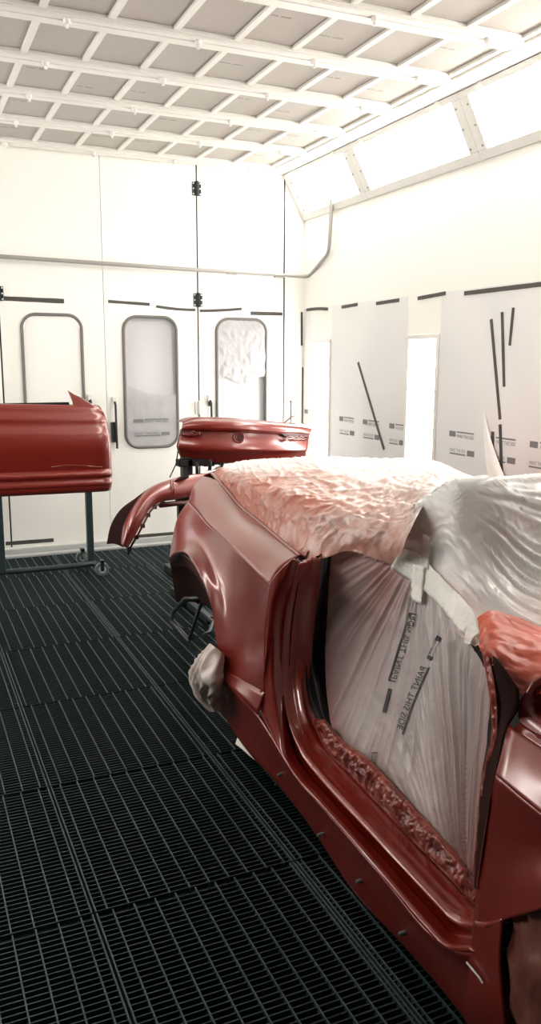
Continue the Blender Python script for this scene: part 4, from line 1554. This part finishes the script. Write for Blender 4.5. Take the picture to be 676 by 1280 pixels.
# stand for the lid
st2 = empty('panel_stand', (1.6, LY + .2, 0), 'black steel stand carrying the red boot lid behind the car', 'stand')
xa = ony(233, 590, LY + .2)[0]
xb = ony(365, 590, LY + .2)[0]
for x in (xa, xb):
    MB().box((x - .033, LY + .165, .05), (x + .033, LY + .235, .87)).build('post', 'black_steel', st2, bevel=.004)
    MB().box((x - .035, LY + .10, .0), (x + .035, LY + .65, .05)).build('foot', 'black_steel', st2, bevel=.004)
MB().box((xa, LY + .17, .14), (xb, LY + .23, .19)).build('cross_bar', 'black_steel', st2, bevel=.004)
rr = random.Random(5)
g = MB()
for k in range(9):
    x = xa - .03 + (xb - xa) * k / 8 * .75
    g.box((x - rr.uniform(.02, .06), LY + .12, .80 + rr.uniform(0, .02)), (x + rr.uniform(.02, .06), LY + .2, .862))
g.build('padded_bar', 'black_rubber', st2, bevel=.006)
for a, c in (((246, 577), (246.5, 592)), ((263.5, 570), (262, 588))):
    MB().cyl(ony(*a, LY + .12), ony(*c, LY + .12), .012, 10).build('hook_rod', 'black_steel', st2, smooth=True)
MB().tube([ony(223, 560, LY + .1), ony(220, 580, LY + .12), ony(212, 597, LY + .14)], .004, 6).build('strap', 'black_rubber', st2)
# rod and white tape ends at the right end of the lid
rt_ = empty('tape_scraps', ony(368, 528, LY + .12), 'white curled tape ends and thin brown rod on right end of the boot lid', 'tape')
MB().cyl(ony(363.2, 529, LY + .10), ony(363.5, 501, LY + .10), .006, 8).cyl(ony(363.4, 503, LY + .10), ony(363.6, 500.5, LY + .10), .009, 8).build('rod', 'tape_brown', rt_)
for pts_, mt in (([(355, 528), (364, 521), (368, 519)], 'tape_brown'), ([(367, 508), (370.5, 524)], 'tape_white'), ([(375, 516), (374.5, 524), (371, 530.5)], 'tape_white'), ([(356, 528), (364, 530), (372, 532)], 'tape_white')):
    c = catmull(np.array([(*p, 0) for p in pts_], float), 8)
    L = [ony(p[0] - .9, p[1], LY + .09) for p in c]
    R = [ony(p[0] + 1.3, p[1] + .8, LY + .085) for p in c]
    MB().strip(L, R, A(0, -1, 0), .002).build('tape_end', mt, rt_)

# --- curved red bumper cover on the floor stand behind the car
BY = 4.55
bc = empty('bumper_cover', ony(160, 690, BY), 'curved red bumper cover arching out behind the car, dark inside edge at left', 'bumper')
out_ = [(292, 588), (262, 591.5), (236, 594), (212, 600), (190, 609), (174, 624), (163, 641), (155, 660), (152.5, 680)]
inn_ = [(296, 606), (268, 612), (243, 619), (219, 624), (198, 628), (186, 637), (178, 651), (170, 666), (159, 685)]
yo = [.30, .22, .14, .06, .0, -.06, -.10, -.12, -.12]
Cb = []
for (a, c, dy) in zip(out_, inn_, yo):
    pa, pc = ony(*a, BY + dy), ony(*c, BY + dy - .02)
    mid = (pa + pc) / 2 + A(-.02, -.05, .012)
    Cb.append([pa + A(0, .02, -.004), pa, mid, pc, pc + A(.01, .03, -.006)])
G = loft(Cb, 80, 22, keep=True)
MB().grid(G).build('outer_skin', 'paint', bc, smooth=True, solid=.004)
# dark inner return on the far side
o2_ = [(236, 594.5), (212, 601), (188, 610), (168, 624), (151, 637), (139, 656), (133.5, 680)]
i2_ = [(236, 597), (214, 603), (192, 612), (175, 627), (164, 645), (157, 664), (154, 684)]
Cd = [[ony(*a, BY + .16), (ony(*a, BY + .16) + ony(*c, BY + .04)) / 2 + A(0, 0, .01), ony(*c, BY + .04)] for a, c in zip(o2_, i2_)]
MB().grid(loft(Cd, 60, 14, keep=True)).build('inner_shell', 'post_dark', bc, smooth=True, solid=.004)
# torn fixing edge with clips
e_ = [(243, 621), (228, 628), (212, 629), (199, 630), (188, 639), (181, 652), (173, 667), (162, 686)]
ec = catmull(np.array([ony(x, y, BY + d_) for (x, y), d_ in zip(e_, (.12, .09, .04, .0, -.05, -.09, -.12, -.12))]), 26)
for k, p in enumerate(ec):
    if k % 3 == 1:
        MB().box(p + A(-.012, -.006, -.014), p + A(.012, .014, .010)).build('fixing_clip', 'paint_inner', bc, bevel=.003)
MB().tube(ec, .006, 8).build('fixing_edge', 'paint_inner', bc, smooth=True)
MB().tube([ony(200, 631.5, BY), ony(222, 629, BY + .06), ony(243, 628.5, BY + .12), ony(262, 634, BY + .2)], .016, 8).build('bracket', 'paint_inner', bc, smooth=True)
MB().box(ony(222, 627, BY + .1), ony(240, 619, BY + .16)).build('bracket_plate', 'black_rubber', bc)
for x in (213.5, 217):
    MB().tube([ony(x, 601, BY + .035), ony(x + .6, 609, BY - .008), ony(x + .3, 616, BY - .004), ony(x, 622, BY + .03)], .0035, 6).build('pressed_rib', 'paint', bc, smooth=True)
MB().cyl(ony(160.5, 684, BY - .12), ony(160.5, 693, BY - .12), .008, 8).build('lower_tab', 'black_rubber', bc)
st3 = empty('panel_stand', (1.62, BY + .2, 0), 'black steel post behind the curved red bumper cover, mostly hidden by the car', 'stand')
xs_ = ony(225.5, 640, BY + .2)[0]
MB().box((xs_ - .018, BY + .18, .0), (xs_ + .018, BY + .22, .80)).build('post', 'black_steel', st3, bevel=.003)
MB().box((xs_ - .018, BY + .14, .74), (xs_ + .30, BY + .19, .77)).build('support_arm', 'black_steel', st3, bevel=.003)
MB().box((xs_ + .02, BY - .2, .0), (xs_ + .06, BY + .5, .04)).box((xs_ - .018, BY + .17, 0), (xs_ + .4, BY + .23, .04)).build('foot', 'black_steel', st3, bevel=.003)

# ================================================================== WORLD AND VIEW
for o in bpy.data.objects:
    if '_w' in o: del o['_w']
w = bpy.data.worlds.new('daylight')
w.use_nodes = True
w.node_tree.nodes['Background'].inputs[0].default_value = (.84, .82, .83, 1)
w.node_tree.nodes['Background'].inputs[1].default_value = 3.0
SC.world = w
vs = SC.view_settings
SC.display_settings.display_device = 'sRGB'
vs.view_transform = 'Standard'
vs.look = 'None'
vs.gamma = 1
vs.use_curve_mapping = False
vs.exposure = 0.38
SC.cycles.max_bounces = 12
SC.cycles.diffuse_bounces = 8
SC.cycles.transparent_max_bounces = 16
SC.cycles.use_denoising = True
SC.cycles.sample_clamp_indirect = 8
